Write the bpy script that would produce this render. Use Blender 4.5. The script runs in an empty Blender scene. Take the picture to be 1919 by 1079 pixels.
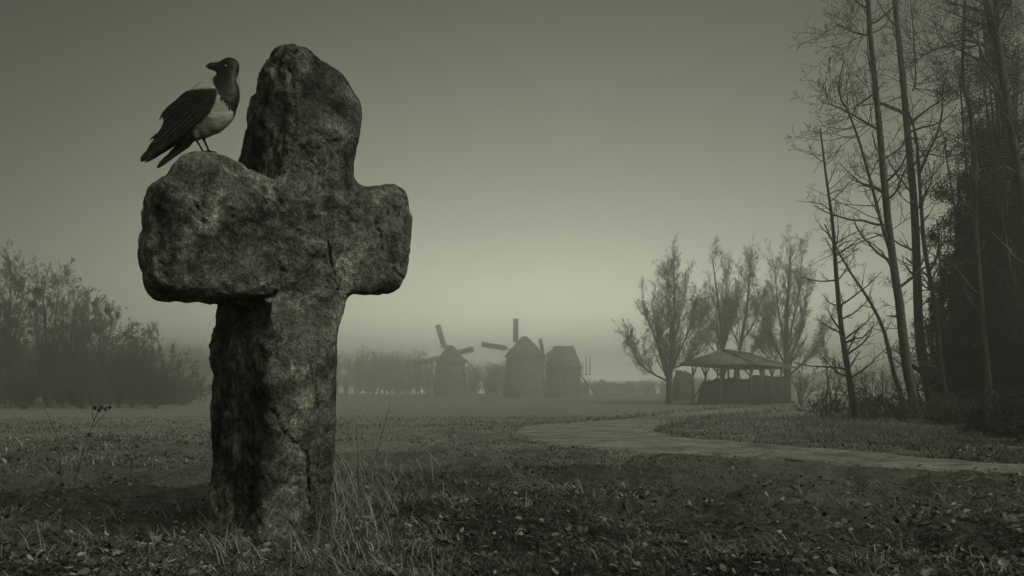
import bpy, math, random
import numpy as np
random.seed(7)
rng = np.random.default_rng(7)
S = bpy.context.scene
# ------------------------------------------------------------------ camera
F, CX, HY, HC = 1493.0, 959.5, 733.0, 1.05      # focal length, centre column, horizon row (photo pixels), eye height
cam = bpy.data.objects.new('camera', bpy.data.cameras.new('camera')); S.collection.objects.link(cam)
cam.location = (0, 0, HC); cam.rotation_euler = (math.radians(90), 0, 0)
cam.data.sensor_width = 36; cam.data.lens = 36*F/1919; cam.data.shift_y = (HY-539.5)/1919
cam.data.clip_start = 0.05; cam.data.clip_end = 3000
S.camera = cam
# ------------------------------------------------------------------ sky, sun, exposure
SUN_EL, SUN_AZ = math.radians(40), math.radians(128)   # azimuth clockwise from the view direction (+Y)
W = bpy.data.worlds.new('World'); S.world = W; W.use_nodes = True
nt = W.node_tree; nt.nodes.clear()
def N(t, **k):
    n = nt.nodes.new(t)
    for a, b in k.items(): setattr(n, a, b)
    return n
def M(op, a, b=None, c=None):
    n = N('ShaderNodeMath', operation=op)
    for i, v in enumerate((a, b, c)):
        if v is None: continue
        if isinstance(v, (int, float)): n.inputs[i].default_value = v
        else: nt.links.new(v, n.inputs[i])
    return n.outputs[0]
tc = N('ShaderNodeTexCoord'); sx = N('ShaderNodeSeparateXYZ'); nt.links.new(tc.outputs['Generated'], sx.inputs[0])
X, Y, Z = sx.outputs
az = M('ARCTAN2', X, Y)                                   # 0 straight ahead, + to the right
el = M('ARCSINE', Z)
elp = M('MAXIMUM', el, 0.0)
def gauss(v, mu, s):
    d = M('DIVIDE', M('SUBTRACT', v, mu), s)
    return M('EXPONENT', M('MULTIPLY', M('MULTIPLY', d, d), -1.0))
GLOW, BASE = 0.53, 0.020
g1 = M('MULTIPLY', gauss(az, 0.07, 0.85), M('EXPONENT', M('MULTIPLY', elp, -1/0.20)))
g2 = M('MULTIPLY', gauss(az, 0.05, 0.53), gauss(elp, 0.0, 0.355))
g3 = M('MULTIPLY', gauss(az, 0.07, 0.52), M('EXPONENT', M('MULTIPLY', M('ABSOLUTE', el), -1/0.050)))
lum = M('ADD', M('ADD', M('MULTIPLY', g1, GLOW*0.26), M('MULTIPLY', g2, GLOW*0.66)), M('ADD', M('MULTIPLY', g3, 15.5), BASE))
sky = N('ShaderNodeTexSky', sky_type='NISHITA', sun_disc=False, sun_elevation=SUN_EL, sun_rotation=SUN_AZ, air_density=1.0, dust_density=6.0)
bw = N('ShaderNodeRGBToBW'); nt.links.new(sky.outputs[0], bw.inputs[0])
behind = M('SMOOTH_MIN', M('MAXIMUM', M('ADD', M('MULTIPLY', Y, -0.9), 0.25), 0.0), 1.0, 0.1)   # overcast is brighter on the sun's side
lum = M('ADD', lum, M('MULTIPLY', M('MULTIPLY', bw.outputs[0], 0.016), behind))
wn = N('ShaderNodeTexNoise'); wn.inputs['Scale'].default_value = 2.2; wn.inputs['Detail'].default_value = 3; nt.links.new(tc.outputs['Generated'], wn.inputs['Vector'])
lum = M('MULTIPLY', lum, M('ADD', M('MULTIPLY', wn.outputs[0], 0.22), 0.89))    # faint unevenness of the cloud
cb = N('ShaderNodeCombineXYZ')
for i, k in enumerate((1.0, 1.02, 0.80)): nt.links.new(M('MULTIPLY', lum, k), cb.inputs[i])
bg = N('ShaderNodeBackground'); nt.links.new(cb.outputs[0], bg.inputs[0]); bg.inputs[1].default_value = 1.0
ow = N('ShaderNodeOutputWorld'); nt.links.new(bg.outputs[0], ow.inputs[0])
sl = bpy.data.lights.new('sun', 'SUN'); sl.energy = 2.0; sl.angle = math.radians(40); sl.color = (1.0, 1.0, 0.86)
so = bpy.data.objects.new('sun', sl); S.collection.objects.link(so)
so.rotation_euler = (math.radians(90)-SUN_EL, 0, -SUN_AZ+math.pi)
S.view_settings.view_transform = 'Standard'; S.view_settings.look = 'None'; S.view_settings.exposure = 0; S.view_settings.gamma = 1
S.cycles.use_denoising = True
S.cycles.max_bounces = 6; S.cycles.volume_bounces = 2; S.cycles.transparent_max_bounces = 8
# ------------------------------------------------------------------ helpers
def tag(o, label=None, cat=None, group=None, kind=None):
    if label: o['label'] = label
    if cat: o['category'] = cat
    if group: o['group'] = group
    if kind: o['kind'] = kind
    return o
def empty(name, loc, rz=0):
    o = bpy.data.objects.new(name, None); S.collection.objects.link(o); o.location = loc; o.rotation_euler[2] = rz
    o.empty_display_size = 0.2
    return o
def mesh_obj(name, V, Fs, mat, parent=None, tone=None, smooth=False, loc=(0, 0, 0)):
    """V (n,3); Fs list of integer arrays (k,3) / (k,4)"""
    V = np.asarray(V, np.float32); Fs = [np.asarray(f, np.int32) for f in Fs if len(f)]
    me = bpy.data.meshes.new(name)
    me.vertices.add(len(V)); me.vertices.foreach_set('co', (V-np.array(loc, np.float32)).ravel())
    tot = np.concatenate([np.full(len(f), f.shape[1], np.int32) for f in Fs]); li = np.concatenate([f.ravel() for f in Fs])
    me.loops.add(len(li)); me.loops.foreach_set('vertex_index', li)
    me.polygons.add(len(tot)); me.polygons.foreach_set('loop_start', np.concatenate([[0], np.cumsum(tot)[:-1]]).astype(np.int32))
    me.polygons.foreach_set('loop_total', tot)
    if smooth: me.polygons.foreach_set('use_smooth', np.ones(len(tot), bool))
    if tone is not None:
        a = me.attributes.new('tone', 'FLOAT', 'POINT'); a.data.foreach_set('value', np.asarray(tone, np.float32))
    me.update(calc_edges=True); me.materials.append(mat)
    o = bpy.data.objects.new(name, me); S.collection.objects.link(o); o.location = loc
    if parent: o.parent = parent
    return o
def child(name, V, Fs, mat, parent, tone=None, smooth=False):
    """V in world coordinates, stored relative to the parent Empty (which may be rotated about Z)"""
    V = np.asarray(V, float)-np.array(parent.location); a = -parent.rotation_euler[2]; c, s = math.cos(a), math.sin(a)
    V = np.stack([V[:, 0]*c-V[:, 1]*s, V[:, 0]*s+V[:, 1]*c, V[:, 2]], 1)
    return mesh_obj(name, V, Fs, mat, parent, tone, smooth)
def hsh(i, j, k, seed):
    n = (i.astype(np.int64)*374761393+j.astype(np.int64)*668265263+k.astype(np.int64)*2147483647//7+seed*974711) & 0xffffffff
    n = ((n ^ (n >> 13))*1274126177) & 0xffffffff
    n = ((n ^ (n >> 15))*2246822519) & 0xffffffff
    return ((n ^ (n >> 16)) & 0xffffff)/float(0xffffff)*2-1
def vnoise(x, y, z, seed=0):
    xi, yi, zi = np.floor(x), np.floor(y), np.floor(z)
    u, v, w = x-xi, y-yi, z-zi
    u, v, w = u*u*(3-2*u), v*v*(3-2*v), w*w*(3-2*w)
    r = 0
    for a in (0, 1):
        for b in (0, 1):
            for c in (0, 1):
                r = r+hsh(xi+a, yi+b, zi+c, seed)*(u if a else 1-u)*(v if b else 1-v)*(w if c else 1-w)
    return r
def fbm(x, y, z, seed=0, o=3):
    r, a, f = 0, 1.0, 1.0
    for i in range(o):
        r = r+a*vnoise(x*f, y*f, z*f, seed+i*17); a *= .5; f *= 2.03
    return r
def sstep(t):
    t = np.clip(t, 0, 1); return t*t*(3-2*t)
def nets(f, org, h):
    """surface nets of a scalar grid, negative inside"""
    s = f < 0; sh = np.array(f.shape)-1
    sl3 = lambda o: tuple(slice(o[i], o[i]+sh[i]) for i in range(3))
    cnt = sum(s[sl3((a, b, c))].astype(np.int8) for a in (0, 1) for b in (0, 1) for c in (0, 1))
    act = np.argwhere((cnt > 0) & (cnt < 8)); idx = -np.ones(tuple(sh), np.int32); idx[tuple(act.T)] = np.arange(len(act))
    P = np.zeros((len(act), 3)); C = np.zeros(len(act))
    cor = [(a, b, c) for a in (0, 1) for b in (0, 1) for c in (0, 1)]
    val = {c: f[act[:, 0]+c[0], act[:, 1]+c[1], act[:, 2]+c[2]] for c in cor}
    for a in cor:
        for ax in range(3):
            if a[ax]: continue
            b = list(a); b[ax] = 1; b = tuple(b)
            fa, fb = val[a], val[b]; m = (fa < 0) != (fb < 0); t = np.where(m, fa/np.where(m, fa-fb, 1), 0)
            for i in range(3): P[:, i] += m*(a[i]+(t if i == ax else 0))
            C += m
    V = (act+P/C[:, None])*h+np.array(org)
    Q = []
    for ax in range(3):
        o1, o2 = [(1, 2), (2, 0), (0, 1)][ax]
        n = list(f.shape); lo = [slice(None)]*3; hi = [slice(None)]*3; lo[ax] = slice(0, -1); hi[ax] = slice(1, None)
        e = np.argwhere(s[tuple(lo)] != s[tuple(hi)]); e = e[(e[:, o1] > 0) & (e[:, o2] > 0) & (e[:, o1] < sh[o1]) & (e[:, o2] < sh[o2])]
        q = []
        for d1, d2 in ((-1, -1), (0, -1), (0, 0), (-1, 0)):
            k = e.copy(); k[:, o1] += d1; k[:, o2] += d2; q.append(idx[tuple(k.T)])
        q = np.stack(q, 1); fl = ~s[tuple(e.T)]; q[fl] = q[fl][:, ::-1]; Q.append(q)
    return V, np.concatenate(Q)
def smin(a, b, k):
    h = np.clip(.5+.5*(b-a)/k, 0, 1); return b*(1-h)+a*h-k*h*(1-h)
def smax(a, b, k): return -smin(-a, -b, k)
def poly_sd(px, py, poly):
    """signed distance to a closed polygon, negative inside"""
    poly = np.array(poly, float); d = np.full(px.shape, 1e9); ins = np.zeros(px.shape, bool)
    for (x0, y0), (x1, y1) in zip(poly, np.roll(poly, -1, 0)):
        ex, ey = x1-x0, y1-y0; t = np.clip(((px-x0)*ex+(py-y0)*ey)/(ex*ex+ey*ey), 0, 1)
        d = np.minimum(d, np.hypot(px-x0-t*ex, py-y0-t*ey))
        c = ((y0 > py) != (y1 > py)); ins ^= c & (px < (x1-x0)*(py-y0)/np.where(y1 == y0, 1e-9, y1-y0)+x0)
    return np.where(ins, -d, d)
def line_d(px, py, pts):
    d = np.full(px.shape, 1e9)
    for (x0, y0), (x1, y1) in zip(pts[:-1], pts[1:]):
        ex, ey = x1-x0, y1-y0; t = np.clip(((px-x0)*ex+(py-y0)*ey)/(ex*ex+ey*ey), 0, 1)
        d = np.minimum(d, np.hypot(px-x0-t*ex, py-y0-t*ey))
    return d
def smooth_poly(p, n=4, closed=True):
    p = np.array(p, float)
    for _ in range(n):
        q = np.roll(p, -1, 0); a = p*.75+q*.25; b = p*.25+q*.75
        p = np.stack([a, b], 1).reshape(-1, 2)
        if not closed: p = p[:-2]
    return p
def spline(pts, n):
    """Catmull-Rom through 3D (or nD) points, n samples"""
    p = np.array(pts, float); p = np.vstack([2*p[0]-p[1], p, 2*p[-1]-p[-2]]); m = len(p)-3
    t = np.linspace(0, m-1e-6, n); i = t.astype(int); u = (t-i)[:, None]
    a, b, c, d = p[i], p[i+1], p[i+2], p[i+3]
    return .5*((2*b)+(-a+c)*u+(2*a-5*b+4*c-d)*u*u+(-a+3*b-3*c+d)*u**3)
def at(px, py, y): return np.array([(px-CX)/F*y, y, HC+(HY-py)/F*y])
# ---- terrain
CR = (-0.78, 2.62)                                        # foot of the cross
MOUND = 0.60
def gz(x, y, fine=True):
    x = np.asarray(x, float); y = np.asarray(y, float)
    r = np.hypot(x*.6, y); z = MOUND*(1-sstep((r-2.5)/38))
    z = z+.02*np.exp(-(((x-CR[0])/.5)**2+((y-CR[1])/.45)**2))
    z = z-.07*np.exp(-(((x+1.15)/.42)**2+((y-2.65)/.5)**2))
    z = z+.035*vnoise(x*.45, y*.45, 0*x, 3)*np.exp(-r/60)
    if fine:
        m = pathmask(x, y); k = np.exp(-np.maximum(r-3, 0)/14)*(1-.93*m)
        z = z+k*(.040*vnoise(x*2.1, y*2.1, 0*x, 5)+.030*vnoise(x*6.3, y*6.3, 0*x, 6)+.015*vnoise(x*17, y*17, 0*x, 8))
    return z
def hit(px, py):
    """distance along Y at which the ray through a pixel meets the ground"""
    ys = np.geomspace(1.2, 600, 900); x = (px-CX)/F*ys; z = HC+(HY-py)/F*ys
    b = np.nonzero(z < gz(x, ys, False))[0]
    return float(ys[b[0]]) if len(b) else 600.
PATH = [((2500, 940), (2500, 905)), ((2150, 912), (2150, 886)), ((1919, 894), (1919, 872)), ((1700, 880), (1700, 856)), ((1500, 867), (1500, 838)), ((1350, 860), (1380, 827)),
        ((1200, 853), (1290, 820)), ((1080, 842), (1252, 812)), ((990, 829), (1243, 808)), ((948, 810), (1244, 804)), ((985, 797), (1262, 797)),
        ((1100, 790), (1290, 789)), ((1200, 781), (1330, 781)), ((1300, 770), (1390, 776)), ((1400, 764), (1445, 771)), ((1520, 761), (1530, 768)), ((1640, 760), (1650, 766))]
pm_px = None
_pathpoly = None
def pathmask(x, y):
    if _pathpoly is None: return 0*x
    yy = np.maximum(y, .3); px = CX+F*x/yy
    row = HY+F*(HC-gz(x, yy, False))/yy
    d = poly_sd(px, row, _pathpoly)
    return sstep(.5-d/8)*(y > 2)
_pathpoly = np.vstack([spline([a for a, b in PATH], 60), spline([b for a, b in PATH], 60)[::-1]])
# ------------------------------------------------------------------ materials
def mat(name, build, rough=.9):
    m = bpy.data.materials.new(name); m.use_nodes = True; t = m.node_tree; b = t.nodes['Principled BSDF']
    b.inputs['Roughness'].default_value = rough; b.inputs['Specular IOR Level'].default_value = .25
    build(t, b); return m
TINT = (1.0, 1.03, 0.88)
def col(v): return (v*TINT[0], v*TINT[1], v*TINT[2], 1)
def nz(t, scale, detail=6, rough=.6, vec=None, dist=0):
    n = t.nodes.new('ShaderNodeTexNoise'); n.inputs['Scale'].default_value = scale; n.inputs['Detail'].default_value = detail
    n.inputs['Roughness'].default_value = rough; n.inputs['Distortion'].default_value = dist
    if vec is not None: t.links.new(vec, n.inputs['Vector'])
    return n.outputs[0]
def ramp(t, f, stops):
    r = t.nodes.new('ShaderNodeValToRGB'); e = r.color_ramp.elements
    while len(e) < len(stops): e.new(.5)
    for k, (p, v) in zip(e, stops): k.position = p; k.color = col(v)
    t.links.new(f, r.inputs[0]); return r.outputs[0]
def rampn(t, f, stops):
    r = t.nodes.new('ShaderNodeValToRGB'); e = r.color_ramp.elements
    while len(e) < len(stops): e.new(.5)
    for k, (p, v) in zip(e, stops): k.position = p; k.color = (v, v, v, 1)
    t.links.new(f, r.inputs[0]); return r.outputs[0]
def mixc(t, a, b, f, mode='MIX'):
    m = t.nodes.new('ShaderNodeMix'); m.data_type = 'RGBA'; m.blend_type = mode
    for s, v in ((m.inputs[0], f), (m.inputs[6], a), (m.inputs[7], b)):
        if isinstance(v, (int, float)): s.default_value = v
        elif isinstance(v, tuple): s.default_value = v
        else: t.links.new(v, s)
    return m.outputs[2]
def mth(t, op, a, b):
    m = t.nodes.new('ShaderNodeMath'); m.operation = op
    for i, v in enumerate((a, b)):
        if isinstance(v, (int, float)): m.inputs[i].default_value = v
        else: t.links.new(v, m.inputs[i])
    return m.outputs[0]
def bump(t, b, h, st, dist):
    n = t.nodes.new('ShaderNodeBump'); n.inputs['Strength'].default_value = st; n.inputs['Distance'].default_value = dist
    t.links.new(h, n.inputs['Height']); t.links.new(n.outputs[0], b.inputs['Normal'])
def objc(t): return t.nodes.new('ShaderNodeTexCoord').outputs['Object']
def attr(t):
    n = t.nodes.new('ShaderNodeAttribute'); n.attribute_name = 'tone'; return n.outputs['Fac']
def b_stone(t, b):
    v = objc(t)
    big = nz(t, 3.2, 5, .6, v, .6); mid = nz(t, 20, 8, .75, v, .8); fin = nz(t, 75, 6, .75, v, .3); gr = nz(t, 170, 4, .7, v)
    c = ramp(t, mid, [(.32, .06), (.46, .22), (.58, .42), (.70, .72)])
    c = mixc(t, c, rampn(t, big, [(.38, .20), (.50, .80), (.60, 1.6)]), .92, 'MULTIPLY')
    c = mixc(t, c, rampn(t, fin, [(.36, .15), (.47, .60), (.58, 1.2)]), .72, 'MULTIPLY')
    c = mixc(t, c, rampn(t, gr, [(.38, .45), (.60, 1.55)]), .8, 'MULTIPLY')
    vo = t.nodes.new('ShaderNodeTexVoronoi'); vo.inputs['Scale'].default_value = 21; t.links.new(v, vo.inputs['Vector'])
    d = mth(t, 'ADD', vo.outputs['Distance'], mth(t, 'MULTIPLY', fin, .9))
    spot = rampn(t, d, [(.60, 1), (.70, 0)]); sel = rampn(t, nz(t, 3.6, 3, .6, v), [(.52, 0), (.60, 1)])
    c = mixc(t, c, col(.50), mth(t, 'MULTIPLY', mth(t, 'MULTIPLY', spot, sel), .8))
    wear = rampn(t, nz(t, 6.5, 6, .7, v, 1.0), [(.60, 0), (.72, 1)]); c = mixc(t, c, col(.40), mth(t, 'MULTIPLY', wear, .75))
    for px_, row_, yy_, rad in ((716, 400, 2.74, .11), (700, 510, 2.74, .06), (470, 480, 2.43, .05), (430, 370, 2.38, .06), (585, 620, 2.58, .09), (575, 230, 2.6, .07), (380, 300, 2.34, .05)):
        p_ = at(px_, row_, yy_)-np.array([CR[0], CR[1], .62]); vd = t.nodes.new('ShaderNodeVectorMath'); vd.operation = 'DISTANCE'; t.links.new(v, vd.inputs[0]); vd.inputs[1].default_value = tuple(p_)
        q_ = mth(t, 'ADD', mth(t, 'DIVIDE', vd.outputs['Value'], rad), mth(t, 'MULTIPLY', mid, 3.0))
        c = mixc(t, c, mixc(t, col(.46), rampn(t, fin, [(.36, .35), (.58, 1.1)]), 1.0, 'MULTIPLY'), mth(t, 'MULTIPLY', rampn(t, mth(t, 'MULTIPLY', q_, .25), [(.42, 1), (.66, 0)]), .6))
    mp = t.nodes.new('ShaderNodeMapping'); mp.inputs['Scale'].default_value = (9, 9, 1.6); t.links.new(v, mp.inputs[0])
    c = mixc(t, c, rampn(t, nz(t, 1, 5, .6, mp.outputs[0]), [(.36, .35), (.54, 1.0)]), .7, 'MULTIPLY')   # damp streaks
    t.links.new(c, b.inputs['Base Color'])
    h = mth(t, 'ADD', mth(t, 'ADD', mid, mth(t, 'MULTIPLY', fin, .55)), mth(t, 'MULTIPLY', gr, .2))
    bump(t, b, h, 1.0, .05)
def b_ground(t, b):
    v = objc(t)
    a = nz(t, .9, 4, .6, v); m = nz(t, 11, 8, .8, v, .8); f = nz(t, 60, 6, .8, v)
    c = ramp(t, m, [(.36, .02), (.48, .08), (.58, .18), (.70, .30)])
    c = mixc(t, c, rampn(t, a, [(.35, .5), (.6, 1.0)]), .8, 'MULTIPLY')
    c = mixc(t, c, rampn(t, f, [(.38, .15), (.58, 1.2)]), .85, 'MULTIPLY')
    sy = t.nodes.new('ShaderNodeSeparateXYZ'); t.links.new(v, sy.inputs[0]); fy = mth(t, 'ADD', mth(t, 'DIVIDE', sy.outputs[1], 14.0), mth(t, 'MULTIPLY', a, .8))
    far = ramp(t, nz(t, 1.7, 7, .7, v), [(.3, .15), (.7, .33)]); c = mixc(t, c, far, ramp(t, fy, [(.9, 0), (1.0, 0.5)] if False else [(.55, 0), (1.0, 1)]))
    t.links.new(c, b.inputs['Base Color']); bump(t, b, mth(t, 'ADD', m, f), 1.0, .03)
def b_path(t, b):
    v = objc(t)
    m = nz(t, 2.6, 8, .75, v, .6); f = nz(t, 30, 6, .8, v)
    c = ramp(t, m, [(.34, .10), (.48, .29), (.64, .48)]); c = mixc(t, c, rampn(t, f, [(.36, .4), (.6, 1.1)]), .8, 'MULTIPLY')
    t.links.new(c, b.inputs['Base Color']); bump(t, b, mth(t, 'ADD', m, f), 1, .03)
def b_tone(lo, hi):
    def g(t, b):
        c = ramp(t, attr(t), [(0, lo), (1, hi)]); t.links.new(c, b.inputs['Base Color'])
    return g
def b_bark(lo, hi, sc=14):
    def g(t, b):
        v = objc(t); mp = t.nodes.new('ShaderNodeMapping'); mp.inputs['Scale'].default_value = (1, 1, .25); t.links.new(v, mp.inputs[0])
        n = nz(t, sc, 6, .7, mp.outputs[0]); t.links.new(ramp(t, n, [(.3, lo), (.7, hi)]), b.inputs['Base Color']); bump(t, b, n, .8, .03)
    return g
def b_planks(lo, hi, sc=1.0, axis='z'):
    def g(t, b):
        v = objc(t); w = t.nodes.new('ShaderNodeTexWave'); w.wave_type = 'BANDS'; w.bands_direction = 'Z' if axis == 'z' else 'X'
        w.inputs['Scale'].default_value = sc; w.inputs['Distortion'].default_value = 1.2; w.inputs['Detail'].default_value = 3; t.links.new(v, w.inputs[0])
        n = nz(t, 1.3, 6, .75, v)
        c = ramp(t, n, [(.3, lo), (.7, hi)]); c = mixc(t, c, rampn(t, w.outputs[1], [(.05, .45), (.25, 1.0)]), .8, 'MULTIPLY')
        t.links.new(c, b.inputs['Base Color']); bump(t, b, mth(t, 'ADD', w.outputs[1], n), .6, .04)
    return g
def b_crow(t, b):
    v = objc(t); mp = t.nodes.new('ShaderNodeMapping'); mp.inputs['Rotation'].default_value = (0, math.radians(-42), 0); mp.inputs['Scale'].default_value = (25, 60, 170); t.links.new(v, mp.inputs[0])
    n = nz(t, 1, 4, .6, mp.outputs[0])
    c = ramp(t, attr(t), [(0, .012), (.28, .028), (.5, .10), (.72, .30), (1, .48)])
    c = mixc(t, c, rampn(t, n, [(.35, .45), (.62, 1.0)]), .75, 'MULTIPLY')
    t.links.new(c, b.inputs['Base Color']); bump(t, b, n, .5, .006)
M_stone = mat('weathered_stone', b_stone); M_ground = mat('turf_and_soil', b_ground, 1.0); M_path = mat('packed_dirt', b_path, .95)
M_grass = mat('dry_grass', b_tone(.045, .40)); M_leaf = mat('dead_leaves', b_tone(.04, .42), .8); M_tuft = mat('dry_stalks', b_tone(.08, .42), .7)
M_bark = mat('grey_bark', b_bark(.07, .20)); M_bark2 = mat('dark_bark', b_bark(.035, .10)); M_twig = mat('twigs', b_tone(.05, .12)); M_dark = mat('dark_leaves', b_tone(.012, .075))
M_wood = mat('weathered_boards', b_planks(.07, .30, 1.4)); M_roofw = mat('roof_boards', b_planks(.05, .24, 2.2)); M_pole = mat('peeled_poles', b_bark(.07, .19, 8))
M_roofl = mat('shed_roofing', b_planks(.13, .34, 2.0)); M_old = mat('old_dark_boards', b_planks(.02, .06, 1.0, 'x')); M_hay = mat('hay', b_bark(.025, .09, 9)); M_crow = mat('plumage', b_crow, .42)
def b_eye(t, b): b.inputs['Base Color'].default_value = col(.16); b.inputs['Specular IOR Level'].default_value = 1; b.inputs['Coat Weight'].default_value = 1
M_eye = mat('wet_eye', b_eye, .12)
# ------------------------------------------------------------------ ground and path
def axis(a, b, near, fine, k):
    p = [0.0]; s = fine
    while p[-1] < b:
        p.append(p[-1]+s)
        if p[-1] > near: s *= k
    q = [0.0]; s = fine
    while q[-1] > a:
        q.append(q[-1]-s)
        if q[-1] < -near: s *= k
    return np.array(q[::-1][:-1]+p)
def grid_mesh(gx, gy, zf):
    Xg, Yg = np.meshgrid(gx, gy); Zg = zf(Xg, Yg); n, m = Xg.shape
    V = np.stack([Xg, Yg, Zg], -1).reshape(-1, 3); i = np.arange(n*m).reshape(n, m)
    return V, np.stack([i[:-1, :-1], i[:-1, 1:], i[1:, 1:], i[1:, :-1]], -1).reshape(-1, 4)
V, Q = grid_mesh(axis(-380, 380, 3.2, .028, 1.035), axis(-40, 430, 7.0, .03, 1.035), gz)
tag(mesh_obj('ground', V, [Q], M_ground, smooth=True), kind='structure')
def strip(outer, inner, n, m, lift):
    o = spline(outer, n); i = spline(inner, n); rows = []
    for k in range(n):
        for j in range(m):
            t = j/(m-1); q = o[k]*(1-t)+i[k]*t; jt = 5.5*(vnoise(np.array([k*.45]), np.array([j*9.]), np.array([0.]), 4)[0]) if j in (0, m-1) else 0
            q = q+np.array([0, jt*.6]); y = hit(q[0], q[1]); x = (q[0]-CX)/F*y; rows.append((x, y, 0))
    V = np.array(rows); V[:, 2] = gz(V[:, 0], V[:, 1])+lift; V[0::m, 2] -= .05; V[m-1::m, 2] -= .05; ix = np.arange(n*m).reshape(n, m)
    return V, np.stack([ix[:-1, :-1], ix[:-1, 1:], ix[1:, 1:], ix[1:, :-1]], -1).reshape(-1, 4)
V, Q = strip([a for a, b in PATH], [b for a, b in PATH], 150, 14, .012)
tag(mesh_obj('path', V, [Q], M_path, smooth=True), kind='structure')
def far_track(x0, x1, y0, y1, w):
    n = 30; t = np.linspace(0, 1, n); x = x0+(x1-x0)*t; y = y0+(y1-y0)*t+2*np.sin(t*5)
    V = np.concatenate([np.stack([x, y, 0*x], 1), np.stack([x, y+w, 0*x], 1)]); V[:, 2] = gz(V[:, 0], V[:, 1], False)+.05
    i = np.arange(n-1); return V, np.stack([i, i+1, i+1+n, i+n], 1)
V, Q = far_track(8, 34, 104, 92, 9)
M_chalk = mat('pale_gravel', lambda t, b: t.links.new(ramp(t, nz(t, .4, 4, .6, objc(t)), [(.3, .30), (.7, .5)]), b.inputs['Base Color']))
tag(mesh_obj('gravel_track', V, [Q], M_chalk, smooth=True), kind='structure')
V, Q = far_track(-70, -2, 150, 146, 10)
tag(mesh_obj('gravel_track', V, [Q], M_chalk, smooth=True), kind='structure')
# ------------------------------------------------------------------ the stone cross
TH = math.radians(42); A = np.array([math.cos(TH), math.sin(TH)]); NN = np.array([math.sin(TH), -math.cos(TH)])
SIL = [(443, 302), (448, 240), (458, 175), (468, 135), (484, 104), (505, 84), (530, 76), (558, 78), (578, 90), (594, 112), (622, 126), (645, 145), (660, 172), (674, 194), (677, 215),
       (668, 270), (658, 310), (660, 335), (674, 352), (700, 352), (722, 345), (745, 347), (762, 360), (772, 385), (776, 430), (772, 470), (765, 500), (752, 535), (735, 551), (705, 554), (680, 548),
       (650, 548), (641, 585), (628, 625), (628, 680), (627, 740), (626, 800), (622, 880), (614, 940), (640, 1120), (350, 1120), (384, 990), (392, 900), (400, 840), (394, 780), (385, 730), (375, 690),
       (382, 650), (385, 600), (384, 567), (350, 566), (313, 569), (285, 556), (270, 535), (268, 510), (258, 490), (252, 468), (262, 440), (265, 405), (265, 372), (280, 347), (305, 335), (316, 330), (322, 316), (340, 296), (360, 287),
       (385, 287), (412, 291), (430, 298)]
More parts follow.
